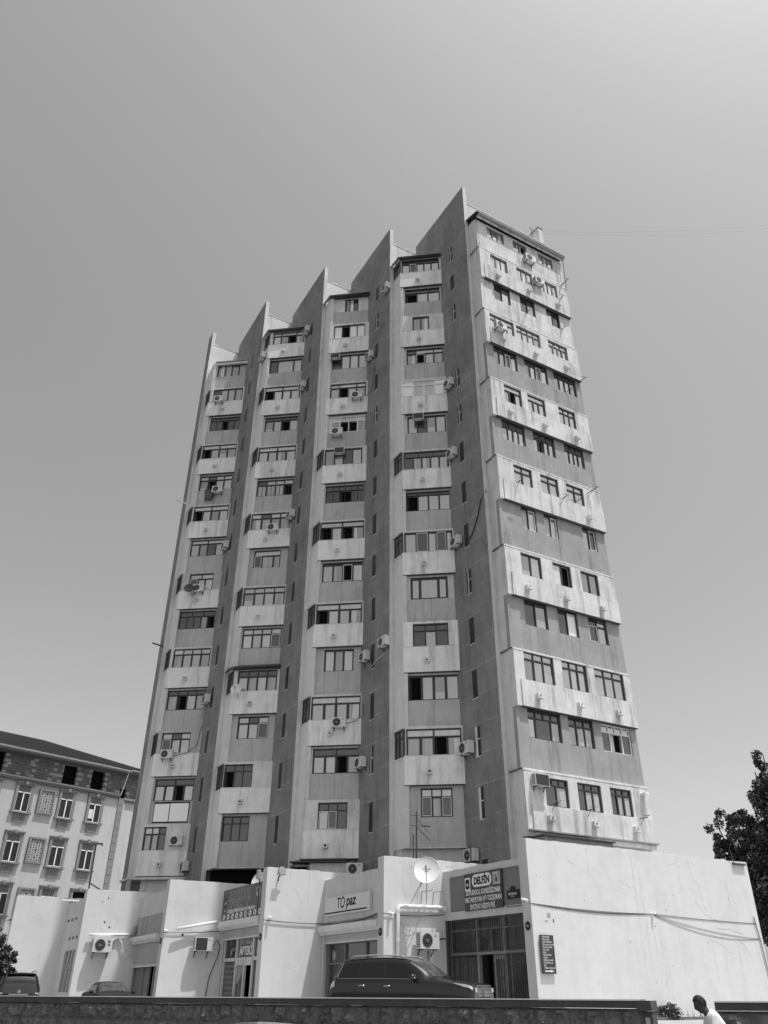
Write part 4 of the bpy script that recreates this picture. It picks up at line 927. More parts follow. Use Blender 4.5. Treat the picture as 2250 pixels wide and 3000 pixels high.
m_.fbox(fw5, .72, .9, 2.38, 2.55, 0, .004, 'shop_dirty'); m_.fbox(fw5, .6, .75, 2.25, 2.3, 0, .004, 'shop_dirty'); m_.fbox(fw5, 1.0, 1.06, 2.24, 2.36, 0, .004, 'joint_dark')
m_.build('wall_mark', shops)
rs = random.Random(5)
m_ = MB()
def crack(mb, ff, u, z, n, stp, du, dz, w_, m):
    for q in range(n):
        u2 = u + du * stp + rs.uniform(-.6, .6) * stp; z2 = z + dz * stp + rs.uniform(-.6, .6) * stp; ww = w_ * rs.uniform(.5, 1.3)
        mb.poly([ff(u, z, .003), ff(u2, z2, .003), ff(u2 + ww * .7, z2 + ww, .003), ff(u + ww * .7, z + ww, .003)], m); u, z = u2, z2
for (u_, z_, n_, du, dz) in ((8.9, 4.9, 26, .25, -.75), (9.0, 3.3, 18, .8, -.5), (10.0, 2.4, 16, .9, -.25), (9.4, 1.9, 14, .9, -.3), (7.6, 4.6, 8, .9, .1), (11.3, 2.0, 14, .6, -.6), (2.0, 4.5, 7, .5, -.3), (4.6, 3.9, 8, .7, -.2), (6.4, .2, 10, .3, .5)):
    crack(m_, fw5, u_, z_, n_, .11, du, dz, .016, 'plaster_crack')
for (ff, u_, z_) in ((f4, .9, 4.1), (f3, 1.4, 4.2), (f3, 2.3, 1.9), (f2, 1.3, 4.0), (f2, .8, .9), (f1, .6, 3.6), (f1, 1.6, 3.5), (f0, 1.2, 3.9), (f4, 2.4, 2.4)):
    crack(m_, ff, u_, z_, 9, .10, rs.uniform(-.3, .9), rs.uniform(-.9, .1), .011, 'plaster_crack')
m_.build('wall_crack', shops)
m_ = MB()
for (ff, u_, z_, L_, w_) in ((fw5, 5.55, 4.9, 4.9, .05), (fw5, 5.9, 4.4, 3.6, .04), (fw5, 6.27, 2.6, 2.4, .05), (fw5, 6.6, 2.2, 2.2, .035), (fw5, 11.2, 4.3, 3.9, .06), (fw5, 11.5, 3.9, 2.9, .035), (fw5, 9.6, 1.8, 1.6, .03), (fw5, 3.1, 5.0, 1.1, .05), (fw5, 1.5, 5.0, .7, .04), (f4, .95, 4.9, .9, .03), (f4, 2.2, 4.9, 1.1, .04), (f3, 1.2, 4.9, .8, .03), (f3, 2.2, 4.9, 1.3, .035), (f2, 1.6, 4.8, 1.0, .03), (f1, 1.4, 4.7, 1.2, .03), (f1, 2.1, 3.0, 1.3, .04), (f0, .9, 4.7, 1.0, .03)):
    n_ = 10; m_ = MB()
    for q in range(n_):
        a_ = z_ - L_ * q / n_; b_ = z_ - L_ * (q + 1) / n_; wa = w_ * (1 - .6 * q / n_) * rs.uniform(.6, 1.2); wb_ = w_ * (1 - .6 * (q + 1) / n_); m_.poly([ff(u_ - wb_, b_, .002), ff(u_ + wb_, b_, .002), ff(u_ + wa, a_, .002), ff(u_ - wa, a_, .002)], 'plaster_stain')
    m_.build('rain_stain', shops)
m_ = MB()
for q in range(40):   # splash dirt at the foot
    u_ = rs.uniform(.2, 12.4); z_ = -.88 + rs.uniform(0, .1); h_ = rs.uniform(.05, .28); w_ = rs.uniform(.1, .4); m_.poly([fw5(u_, z_, .0025 + q * 2e-5), fw5(u_ + w_, z_, .0025 + q * 2e-5), fw5(u_ + w_ * .8, z_ + h_ * .7, .0025 + q * 2e-5), fw5(u_ + w_ * .4, z_ + h_, .0025 + q * 2e-5), fw5(u_ + w_ * .1, z_ + h_ * .5, .0025 + q * 2e-5)], 'plaster_stain')
m_.build('splash_dirt', shops)
m_ = MB(); m_.fbox(fw5, 11.9, 12.7, 4.98, 5.04, 0, .12, 'metal_dark'); m_.fbox(fw5, 11.9, 12.7, 5.04, 5.1, 0, .06, 'shop_plaster'); m_.tube([fw5(11.92, 5.0, .1), fw5(11.8, 5.6, .1)], .02, 'metal_dark', 5); m_.build('gutter_piece', shops)
# grey vent block on the roof in front of the side facade
m_ = MB(); m_.fbox(E5, .0, 4.05, 3.9, 5.85, 1.25, 2.45, 'east_grey'); m_.fbox(E5, -.1, 4.13, 5.85, 5.91, 1.2, 2.55, 'metal_dark'); m_.build('roof_block', shops)
m_ = MB(); m_.fbox(E5, 4.3, RW + .15, 3.9, 5.72, .6, 1.9, 'white_plaster'); m_.fbox(E5, .3, RW, 6.28, 6.34, 1.05, 1.25, 'metal_grey'); m_.build('base_ledge', shops)
# awning and hut at the tower foot above the pale sign
fb3, W3_, _ = bay(3); m_ = MB()
m_.fbox(fb3, .1, 2.6, 5.90, 5.98, .03, .8, 'metal_dark'); m_.fbox(fb3, -.4, 2.65, 5.78, 5.84, .03, 1.0, 'metal_dark'); m_.fbox(fb3, .65, 2.85, 3.9, 5.76, .03, .75, 'patch_render'); m_.fbox(fb3, .9, 2.7, 5.3, 5.31, .75, .755, 'joint_dark'); m_.fbox(fb3, 3.0, 4.4, 4.6, 5.7, -.5, .4, 'ac_dark')
m_.fbox(fb3, -.5, .6, 3.9, 5.7, -.2, .6, 'shop_dirty'); m_.fbox(fb3, -.4, .5, 5.2, 5.6, .6, .605, 'pane_open'); m_.build('lean_to', shops)
ac(fb3, 3.1, 5.15, 'grey air conditioner at the foot of the third column, above the pale sign', d=.75, group='air conditioners hung on the apartment tower')

# --- large dish and poles
aimd = (-.12, -1, .42)
bd = dish('satellite_dish', f4(1.5, 4.43, 1.05), aimd, .54, 'ac_white', 'large white satellite dish on a tubular stand in front of the white wall', back=[f4(1.3, 3.2, .05), f4(2.1, 3.2, .05), f4(1.8, 3.9, .05)])
def on_dish(txt, dx, dz, size):
    c = f4(1.5, 4.43, 1.05); A_ = Vector(aimd).normalized(); x = Vector((0, 0, 1)).cross(A_).normalized(); y = A_.cross(x)
    class G: 
        def __call__(s, u, z, d): return c + x * u + y * z + A_ * (d)
    text('lettering', txt, size, G(), dx, dz, -.10, 'ink_black', bd, ext=.002)
on_dish('•ARSLAN•', -.0, .1, .085); on_dish('group', 0, .02, .07)
m_ = MB()
for u_ in (1.8, 2.4):
    m_.tube([f4(u_, 3.1, .06), f4(u_ + .02, 3.65, .12), f4(u_ + .02, 3.68, .14), f4(u_ + .35, 3.72, .5)], .018, 'metal_grey', 6)
tag(m_.build('metal_bracket'), 'pair of thin grey metal brackets under the large dish', 'bracket')
dish('satellite_dish', f3(.85, 4.72, -3.15), (-.5, -1, .3), .42, 'ac_white', 'white dish half hidden behind the top corner of the pharmacy sign', arm=False)
rd = empty('flood_lamp', f3(.62, 4.8, .25), 'round pale lamp on a dark bracket at the top of the white wall', 'lamp')
m_ = MB(); m_.disc(f3(.62, 4.86, .3), (f3.n.x, f3.n.y, -.2), .17, .06, 'sign_light', 24); m_.build('lens', rd); m_ = MB(); m_.disc(f3(.62, 4.86, .24), (f3.n.x, f3.n.y, -.2), .2, .055, 'metal_grey', 24); m_.build('housing', rd)
m_ = MB(); m_.tube([f3(.62, 4.8, .2), f3(.56, 4.6, .06), f3(.56, 4.45, .02)], .035, 'metal_dark', 6); m_.tube([f3(.4, 4.72, .22), f3(.86, 4.72, .22)], .018, 'metal_dark', 5); m_.build('bracket', rd)
an = empty('television_antenna', f4(2.43, 5.00, -.8), 'dark mast with a rooftop television antenna behind the large dish', 'antenna'); m_ = MB()
m_.tube([f4(2.38, 3.90, -1.2), f4(2.46, 7.27, -1.2)], .035, 'metal_dark', 6); m_.tube([f4(2.24, 3.90, -1.2), f4(2.26, 6.22, -1.2)], .028, 'metal_dark', 6); m_.build('mast', an)
m_ = MB()
m_.tube([f4(2.13, 7.07, -1.2), f4(2.58, 7.10, -1.2)], .03, 'metal_dark', 5); m_.tube([f4(2.13, 6.62, -1.2), f4(3.18, 6.64, -1.2)], .022, 'metal_dark', 5)
m_.tube([f4(2.46, 6.57, -1.2), f4(3.18, 6.02, -1.2)], .018, 'metal_dark', 5); m_.tube([f4(2.53, 6.87, -1.2), f4(3.08, 6.42, -1.2)], .014, 'metal_dark', 5); m_.tube([f4(2.48, 6.67, -1.2), f4(3.13, 6.92, -1.2)], .014, 'metal_dark', 5)
for q in range(4): m_.tube([f4(2.73 + q * .13, 6.67, -1.5), f4(2.73 + q * .13, 6.62, -.9)], .01, 'metal_dark', 4)
m_.build('antenna_element', an)
m_ = MB(); m_.tube([f4(5.1, 3.9, -.7), f4(5.13, 5.9, -.7)], .03, 'metal_dark', 6); m_.disc(f4(5.12, 4.95, -.7), (0, 0, 1), .05, .1, 'metal_dark', 8); tag(m_.build('metal_pole'), 'short dark pole standing behind the wall top left of the big dark sign', 'pole')
lp = empty('lamp_post', f1(.42, 4.8, -.7), 'thin dark lamp pole with a short arm rising behind the left white wall', 'lamp post')
m_ = MB(); m_.tube([f1(.2, 3.9, -.8), f1(.15, 7.25, -.8)], .05, 'metal_dark', 6); m_.tube([f1(.18, 5.2, -.8), f1(.9, 4.85, -.8)], .04, 'metal_dark', 5); m_.build('pole', lp)
m_ = MB(); m_.tube([f1(.0, 7.27, -.8), f1(.5, 7.32, -.85)], .05, 'metal_dark', 6); m_.tube([f1(.5, 7.2, -.85), f1(.5, 7.36, -.85)], .05, 'metal_dark', 6); m_.build('arm', lp)
m_ = MB(); m_.fbox(f1, -1.1, -.15, 4.25, 4.33, -1.2, -1.1, 'pvc'); tag(m_.build('fluorescent_lamp'), 'short white tube lamp above the left recessed wall', 'lamp')
# cameras on wall corners
for (ff, u_, z_, lb) in ((f4, .35, 2.75, 'small white security camera on the white wall left of the pale drain pipe'), (f3, .3, 2.85, 'small white security camera near the corner right of the pharmacy'), (fw5, -.35, 2.9, 'small white security camera at the corner above the barred shop front'), (f2, .12, 2.5, 'small white security camera right of the half-open shutter')):
    m_ = MB(); m_.tube([ff(u_, z_, .25), ff(u_ - .12, z_ + .06, .05)], [.05, .045], 'pvc', 8); m_.tube([ff(u_, z_ - .02, .0), ff(u_ - .05, z_, .15)], .02, 'metal_dark', 5); tag(m_.build('security_camera'), lb, 'security camera', 'small cameras on the shop corners')
# cables along the fronts
hook = fw5(6.27, 2.74, .015)
for q in range(3):
    cable('cable', sag(fw5(-.1, 2.85, .012), hook, .07 + q * .035), .009, 'cable bundle sagging along the big white wall left of its hook', 'metal_dark', 'cables along the shop walls')
cable('cable', sag(hook, fw5(12.7, 2.62, .012), .03), .010, 'upper cable on the big white wall right of its hook', 'metal_dark', 'cables along the shop walls')
for q in range(2): cable('cable', sag(hook, fw5(12.75, 2.02, .012), .14 + q * .17), .007, 'lower sagging cables on the big white wall right of its hook', 'metal_dark', 'cables along the shop walls')
cable('cable', [fw5(12.55, 2.9, .05), fw5(12.68, 2.0, .05), fw5(12.72, 1.4, .05), fw5(12.82, -.5, .05)], .025, 'thick cable running down the right end of the big white wall', 'metal_grey')
m_ = MB(); m_.tube([fw5(6.27, 2.74, 0), fw5(6.3, 2.78, .16)], .05, 'pvc', 8); tag(m_.build('cable_hook'), 'small white cable hook in the middle of the big white wall', 'hook')
cable('cable', sag(f4(-.1, 2.78, .05), f4(3.0, 2.85, .05), .08), .016, 'dark cable on the white wall above the lower air conditioner', 'metal_dark', 'cables along the shop walls')
cable('cable', sag(f4(.6, 2.75, .06), f4(1.8, 2.7, .06), .55), .010, 'thin loose loop of cable on the white wall left of the air conditioner', 'metal_grey')
cable('cable', sag(f3(-.1, 2.78, .05), f3(3.0, 2.72, .05), .04), .018, 'dark cable along the white wall between pharmacy and pale sign', 'metal_dark', 'cables along the shop walls')
fs = S(4); cable('cable', sag(fs(-6.1, 2.7, .05), fs(-.5, 2.85, .05), .12), .018, 'dark cable crossing under the pale sign', 'metal_dark', 'cables along the shop walls')
cable('cable', sag(fs(-3.5, 2.62, .06), fs(-.5, 2.9, .06), .04), .016, 'second cable rising under the right half of the pale sign', 'metal_dark', 'cables along the shop walls')
cable('cable', sag(f2(-.1, 2.45, .05), f2(2.9, 2.6, .05), .03), .016, 'dark cable on the white wall left of the pharmacy', 'metal_dark', 'cables along the shop walls')
fs = S(5); cable('cable', sag(fs(-1.8, 2.86, .03), fs(-.45, 2.86, .03), .02), .015, 'short cable right of the dark sign, under the small plate', 'metal_dark')
m_ = MB(); f_ = Fr(Wc(3), T); m_.tube([f_(-.62, 5.0, .12), f_(-.62, 3.1, .12)], .03, 'metal_dark', 6); m_.fbox(f_, -.75, -.55, 4.55, 4.95, .1, .25, 'metal_grey'); m_.build('conduit', shops)

# ================================================================== OLD BUILDING AT THE LEFT
P0 = V2(-25.9, 58.1); OK_ = 1.28
class FrS(Fr):   # storeys of this older building are 4 m high
    def __call__(s, u, z, d=0.0):
        p = (s.o + s.u * u + s.n * d) * OK_; return Vector((p.x, p.y, z * OK_))
OB = FrS(P0, az(42.5))
old = empty('stone_building', (P0.x * OK_, P0.y * OK_, 0), 'pale stone building with dark tiled roof and bare block top storey behind the left wall', 'building')
m_ = MB(); OL, OR = -16.0, 8.15
m_.fbox(OB, OL, OR, -1.5, 12.75, -12, 0, 'limestone'); m_.fbox(OB, OR, 12.5, -1.5, 12.65, -12, -.15, 'limestone')
m_.build('wall', old)
# block attic: courses of individual-looking blocks in one part
m_ = MB(); bt = MB()
openings = [(-2.6, -1.22, 13.25, 14.5), (3.3, 4.4, 13.3, 14.4), (5.62, 6.7, 13.3, 14.38), (8.2, 8.75, 13.0, 13.45), (-6.5, -5.2, 13.3, 14.4), (-9.5, -8.2, 13.3, 14.4)]
m_.fbox(OB, OL, OR + 2.4, 12.8, 14.9, -11, -.55, 'pane_open')
z = 12.92; row = 0
while z < 14.85:
    u = OL + (row % 2) * .18
    while u < OR + 2.3:
        w_ = random.uniform(.30, .40); a0, a1 = u, u + w_ - .015
        for a_, b_, c_, d_ in openings:
            if c_ - .1 < z + .09 < d_ + .05:
                if a0 >= a_ - .02 and a1 <= b_ + .02: a0 = a1
                elif a0 < a_ < a1: a1 = a_
                elif a0 < b_ < a1: a0 = b_
        if a1 - a0 > .03:
            near = any((abs(a1 - a_) < .12 or abs(a0 - b_) < .12) and c_ - .2 < z < d_ for a_, b_, c_, d_ in openings) or (abs(u - .75) < .2 or abs(u - 2.35) < .2) and z < 14.3
            m_.fbox(OB, a0, a1, z, z + .178, -.5, -.25 + random.uniform(-.02, .03), 'lattice_grey' if (near and row % 2) or random.random() < .02 else ('trim' if random.random() < .08 else 'brick'))
        u += w_
    z += .192; row += 1
m_.build('block_attic', old)
m_ = MB()   # cornice with dentils
m_.fbox(OB, OL, OR - .1, 12.75, 12.86, -.3, .22, 'trim'); m_.fbox(OB, OL, OR - .1, 12.86, 12.94, -.3, .3, 'trim'); m_.fbox(OB, OR + .3, 10.6, 12.62, 12.8, -.4, .08, 'trim')
u = OL
while u < 10.4:
    if u < OR - .2: m_.fbox(OB, u, u + .11, 12.62, 12.748, 0, .15, 'trim')
    elif u > OR + .3: m_.fbox(OB, u, u + .11, 12.5, 12.618, -.15, .02, 'trim')
    u += .21
m_.build('cornice', old)
m_ = MB(); EZ = 14.8   # hipped tiled roof
def rp_(u, z, d): return OB(u, z, d)
NR = 160
e0, e1 = OL, 12.9
for j in range(NR):
    ua = e0 + (e1 - e0) * j / NR; ub = e0 + (e1 - e0) * (j + 1) / NR
    def ztop(u): 
        return (17.15, -5.2) if u < 3.5 else (17.15 - (u - 3.5) / 9.5 * 2.3, -5.2 + (u - 3.5) / 9.5 * 5.2)
    (za, da), (zb_, db) = ztop(ua), ztop(ub); um = (ua + ub) / 2; (zm, dm) = ztop(um)
    m_.poly([OB(ua, EZ, .55), OB(um, EZ + .08, .55), OB(um, zm + .06, dm), OB(ua, za, da)], 'roof_tile'); m_.poly([OB(um, EZ + .08, .55), OB(ub, EZ, .55), OB(ub, zb_, db), OB(um, zm + .06, dm)], 'roof_tile')
m_.build('roof', old, smooth=False)
m_ = MB(); m_.tube([OB(OL, EZ - .05, .6), OB(8.5, EZ - .1, .6)], .07, 'metal_grey', 6); m_.tube([OB(8.5, EZ - .02, .6), OB(10.6, EZ - .1, .6)], .07, 'metal_grey', 6); m_.tube([OB(8.3, EZ - .1, .5), OB(8.1, 12.9, .1)], .04, 'pvc', 6); m_.fbox(OB, OL, 10.6, EZ - .28, EZ - .1, -.6, .5, 'soffit'); m_.build('gutter', old)
for z_ in [12.2 - q * .55 for q in range(24)]:
    m_ = MB() if z_ == 12.2 else m_
    m_.fbox(OB, OR - .12, OR + .32, z_ - .02, z_ + .5, -.1, .07, 'trim')
m_.build('quoin_strip', old)
m_ = MB(); m_.fbox(OB, OR + .05, OR + .5, -1.5, 12.7, -.14, -.02, 'limestone'); m_.build('wall', old)
def old_window(u, zt, h=1.75, w_=1.0, boarded=False, open_=False):
    m = MB(); p = MB()
    a_, b_, z0 = u, u + w_, zt - h
    for q in ((a_ - .17, a_, z0 - .02, zt + .14), (b_, b_ + .17, z0 - .02, zt + .14)): m.fbox(OB, *q, 0, .12, 'trim')
    m.fbox(OB, a_, b_, zt, zt + .14, 0, .12, 'trim'); m.fbox(OB, a_ - .22, b_ + .22, zt + .14, zt + .22, 0, .2, 'trim'); m.fbox(OB, a_ + w_ * .4, b_ - w_ * .4, zt + .06, zt + .28, 0, .24, 'trim')
    m.fbox(OB, a_ - .26, b_ + .26, z0 - .12, z0 - .02, 0, .24, 'trim')
    fz = zt - .5
    for q in ((a_, a_ + .05, z0, zt), (b_ - .05, b_, z0, zt), (a_ + .05, b_ - .05, fz, fz + .06), (a_ + w_ / 2 - .04, a_ + w_ / 2 + .04, z0, fz), (a_ + .05, b_ - .05, z0 - .02, z0 + .05)): m.fbox(OB, *q, .002, .04, 'frame_white')
    m.fbox(OB, a_ + .05, b_ - .05, fz + .06, zt, .002, .02, 'brick' if not open_ else 'pane_open')
    p.poly([OB(a_, z0, .008), OB(b_, z0, .008), OB(b_, fz, .008), OB(a_, fz, .008)], 'pane_slit')
    if boarded: p.fbox(OB, a_ + .08, a_ + .42, z0 + .25, z0 + .9, .01, .03, 'ac_white')
    o = m.build('window', old); p.build('pane', o)
    q_ = MB(); c = u + w_ / 2
    q_.fbox(OB, c - .43, c + .43, z0 - .62, z0 - .24, 0, .07, 'trim'); q_.fbox(OB, c - .47, c + .47, z0 - .24, z0 - .19, 0, .12, 'trim'); q_.fbox(OB, c - .40, c + .40, z0 - .68, z0 - .62, 0, .1, 'trim')
    for t_ in range(14): q_.disc(OB(c + random.uniform(-.3, .3), z0 - .43 + random.uniform(-.1, .1), .07), (OB.n.x, OB.n.y, 0), random.uniform(.03, .06), random.uniform(.02, .05), 'trim', 7)
    q_.build('ornament_panel', old)
def lattice(u0, u1, z0, z1):
    m = MB(); m.fbox(OB, u0, u1, z0, z1, .0, .05, 'ac_dark')
    for q in ((u0 - .05, u0 + .09, z0, z1), (u1 - .09, u1 + .05, z0, z1), (u0 + .09, u1 - .09, z1 - .1, z1), (u0 + .09, u1 - .09, z0, z0 + .1)): m.fbox(OB, *q, .0, .17, 'trim')
    m.fbox(OB, u0 - .08, u1 + .08, z0 - .05, z0, 0, .2, 'trim'); a_, b_ = u0 + .09, u1 - .09; c_, d_ = z0 + .1, z1 - .1
    m.fbox(OB, a_, b_, c_, d_, .05, .09, 'lattice_grey')
    nx, nz = 5, 9; sx_, sz_ = (b_ - a_) / nx, (d_ - c_) / nz
    for i_ in range(nx):
        for j_ in range(nz):
            cx_, cz_ = a_ + (i_ + .5) * sx_, c_ + (j_ + .5) * sz_; big = i_ == 2 and j_ % 3 == 1
            m.disc(OB(cx_, cz_, .088), (OB.n.x, OB.n.y, 0), .085 if big else (.062 if (i_ + j_) % 2 else .045), .012, 'pane_open', 8)
    m.build('lattice_panel', old)
for zt_ in (12.42, 9.17, 5.95, 2.8):
    for n_, u_ in enumerate((-9.4, -5.8, -2.3, .08, 3.36, 5.68)):
        old_window(u_, zt_, boarded=(zt_ > 12 and n_ == 5), open_=(zt_ < 6 and n_ == 5))
    if zt_ > 3:
        lattice(1.72, 2.85, zt_ - 1.66, zt_ - .03); lattice(-4.2, -3.1, zt_ - 1.66, zt_ - .03)

# ================================================================== RETAINING WALL (rock-faced blocks)
def stone_wall(name, p, q, ztop_p, ztop_q, label, endcap=False, bw0=.36):
    root = empty(name, (p.x, p.y, -1.75), label, 'stone wall'); L_ = (q - p).length; fr = Fr(p, q - p)
    def zt(u): return ztop_p + (ztop_q - ztop_p) * u / L_
    c = MB(); n = max(1, int(L_ / 1.6))
    for j in range(n):
        a_, b_ = L_ * j / n, L_ * (j + 1) / n - .008
        dz_ = random.uniform(-.004, .004)
        c.hexa([fr(a_, zt(a_) - .13 + dz_, .10), fr(b_, zt(b_) - .13 + dz_, .10), fr(b_, zt(b_) - .13, -.28), fr(a_, zt(a_) - .13, -.28), fr(a_, zt(a_) + dz_, .10), fr(b_, zt(b_) + dz_, .10), fr(b_, zt(b_), -.28), fr(a_, zt(a_), -.28)], 'coping')
    c.build('coping', root)
    c = MB()  # thin paler lip added to give the coping its bright top line
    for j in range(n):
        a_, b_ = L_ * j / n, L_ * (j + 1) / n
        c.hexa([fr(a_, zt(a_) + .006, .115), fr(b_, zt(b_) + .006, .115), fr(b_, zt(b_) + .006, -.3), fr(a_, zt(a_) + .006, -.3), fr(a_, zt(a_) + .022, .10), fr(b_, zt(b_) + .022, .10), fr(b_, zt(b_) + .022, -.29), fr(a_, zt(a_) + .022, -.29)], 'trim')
    c.build('pale_lip', root)
    b = MB(); b.hexa([fr(0, -1.8, 0), fr(L_, -1.8, 0), fr(L_, -1.8, -.25), fr(0, -1.8, -.25), fr(0, zt(0) - .14, 0), fr(L_, zt(L_) - .14, 0), fr(L_, zt(L_) - .14, -.25), fr(0, zt(0) - .14, -.25)], 'mortar')
    b.build('mortar_bed', root)
    s = MB()
    for row in range(4):
        u = -(row % 2) * .15
        while u < L_ - .05:
            w_ = bw0 * random.uniform(.85, 1.15); a_, e_ = max(u, 0), min(u + w_ - .03, L_)
            if e_ - a_ > .08:
                t0 = .15 + row * .40; h_ = .36; sd_ = random.random() * 100
                def fn(x, y, a_=a_, e_=e_, t0=t0, sd_=sd_):
                    uu = a_ + (e_ - a_) * x; zz = zt(uu) - t0 - h_ * (1 - y)
                    edge = min(x, 1 - x, y, 1 - y) * 4; edge = min(edge, 1.0)
                    nz = noise.noise(Vector((uu * 5, zz * 5, sd_))) * .6 + noise.noise(Vector((uu * 13, zz * 13, sd_))) * .45
                    return fr(uu, zz, .004 + edge ** .5 * max(.01, .05 + .18 * nz))
                s.grid(fn, 10, 10, 'stone')
            u += w_
    s.build('stone_block', root, smooth=False)
    return root, fr, L_
pl = WALL_A - wd * 6
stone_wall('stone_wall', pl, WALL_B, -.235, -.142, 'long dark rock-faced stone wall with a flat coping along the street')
pe = WALL_B + wd * .02
r2 = empty('stone_pillar', (pe.x, pe.y, -1.75), 'dark stone pillar with a torn poster at the right end of the long wall', 'pillar')
fp = Fr(pe, wd); m_ = MB(); m_.fbox(fp, 0, .16, -1.8, -.32, -.25, .06, 'coping'); m_.build('shaft', r2); m_ = MB(); m_.fbox(fp, -.12, .18, -.31, -.14, -.3, .12, 'coping'); m_.build('capstone', r2)
m_ = MB(); m_.fbox(fp, .02, .11, -.62, -.42, .062, .066, 'ink_grey'); m_.build('poster', r2)
q0 = V2(6.2, 17.3); q1 = q0 + az(112) * 8
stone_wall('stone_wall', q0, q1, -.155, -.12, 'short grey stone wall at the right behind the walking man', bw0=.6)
# kerb at the foot of the big white wall
m_ = MB(); m_.fbox(fw5, 4.2, 12.9, -.9, -.80, .3, .45, 'mortar'); m_.fbox(fw5, 4.2, 12.9, -.92, -.86, 0, .3, 'paving'); struct(m_.build('kerb'))

# ================================================================== VEHICLES
def catmull(xs, ys, x):
    if x <= xs[0]: return ys[0]
    if x >= xs[-1]: return ys[-1]
    for i in range(len(xs) - 1):
        if xs[i] <= x <= xs[i + 1]:
            h = xs[i + 1] - xs[i]; t = (x - xs[i]) / h
            m0 = (ys[i + 1] - ys[i - 1]) / (xs[i + 1] - xs[i - 1]) if i > 0 else (ys[i + 1] - ys[i]) / h
            m1 = (ys[i + 2] - ys[i]) / (xs[i + 2] - xs[i]) if i + 2 < len(xs) else (ys[i + 1] - ys[i]) / h
            t2, t3 = t * t, t * t * t
            return (2 * t3 - 3 * t2 + 1) * ys[i] + (t3 - 2 * t2 + t) * h * m0 + (-2 * t3 + 3 * t2) * ys[i + 1] + (t3 - t2) * h * m1
class Car:
    """st rows: x, half width, shoulder z, top z, roof half width"""
    def __init__(s, st, zb): s.st = st; s.X = [r[0] for r in st]; s.zb = zb
    def g(s, k, x): return catmull(s.X, [r[k] for r in s.st], x)
    def P(s, x, q, side=1, off=0.0):
        w_, zs, zt, rw = (s.g(k, x) for k in (1, 2, 3, 4))
        zm = s.zb
        ring = [(0, zm), (w_ * .9, zm), (w_ * .98, zm + .15), (w_, zm + (zs - zm) * .55), (w_ * .985, zs - .07), (w_ * .95, zs), (rw + .015, zt - .11 if zt - zs > .25 else zs + (zt - zs) * .5), (rw - .07, zt - .025 if zt - zs > .25 else zs + (zt - zs) * .85), (rw * .5, zt), (0, zt + .012)]
        i = min(int(q), len(ring) - 2); t = q - i; a_, b_ = ring[i], ring[i + 1]
        y, z = a_[0] + (b_[0] - a_[0]) * t, a_[1] + (b_[1] - a_[1]) * t
        ny, nz = (b_[1] - a_[1]), -(b_[0] - a_[0]); l = math.hypot(ny, nz) or 1
        return Vector((x, side * (y + ny / l * off), z + nz / l * off))
    def body(s, mb, m, n=70):
        x0, x1 = s.X[0], s.X[-1]
        for side in (1, -1):
            mb.grid(lambda a_, b_: s.P(x0 + (x1 - x0) * a_, b_ * 9, side), n, 36, m)
            mb.poly([s.P(x0, q * .5, side) for q in range(19)], m); mb.poly([s.P(x1, q * .5, side) for q in range(19)], m)
    def patch(s, mb, xa, xb, qa, qb, m, off=.006, side=1, xa2=None, xb2=None, n=14):
        xa2 = xa if xa2 is None else xa2; xb2 = xb if xb2 is None else xb2
        mb.grid(lambda a_, b_: s.P((xa + (xa2 - xa) * b_) * (1 - a_) + (xb + (xb2 - xb) * b_) * a_, qa + (qb - qa) * b_, side, off), n, 6, m)
def wheel(root, x, y, r):
    m = MB(); m.disc((x, y - .12, r), (0, 1, 0), r, .24, 'rubber', 24, xax=(1, 0, 0)); o = m.build('wheel', root, local=True)
    m = MB(); m.disc((x, y - .13, r), (0, 1, 0), r * .62, .26, 'metal_grey', 18, xax=(1, 0, 0)); m.build('rim', o, local=True)
def place(root, x, y, z, deg): root.location = (x, y, z); root.rotation_euler = (0, 0, math.radians(deg))
SUVST = [(0, .84, .90, 1.02, .70), (.04, .92, 1.00, 1.09, .75), (.18, .955, 1.07, 1.14, .78), (.8, .975, 1.14, 1.22, .80), (1.3, .985, 1.18, 1.285, .82), (1.5, .985, 1.20, 1.40, .80), (1.95, .985, 1.21, 1.70, .77), (2.25, .985, 1.22, 1.83, .75), (2.7, .985, 1.22, 1.885, .75), (3.4, .985, 1.23, 1.895, .75), (4.3, .98, 1.23, 1.86, .73), (4.62, .97, 1.22, 1.82, .70), (4.8, .955, 1.19, 1.58, .74), (4.93, .93, 1.12, 1.24, .76), (5.0, .88, .98, 1.04, .7)]
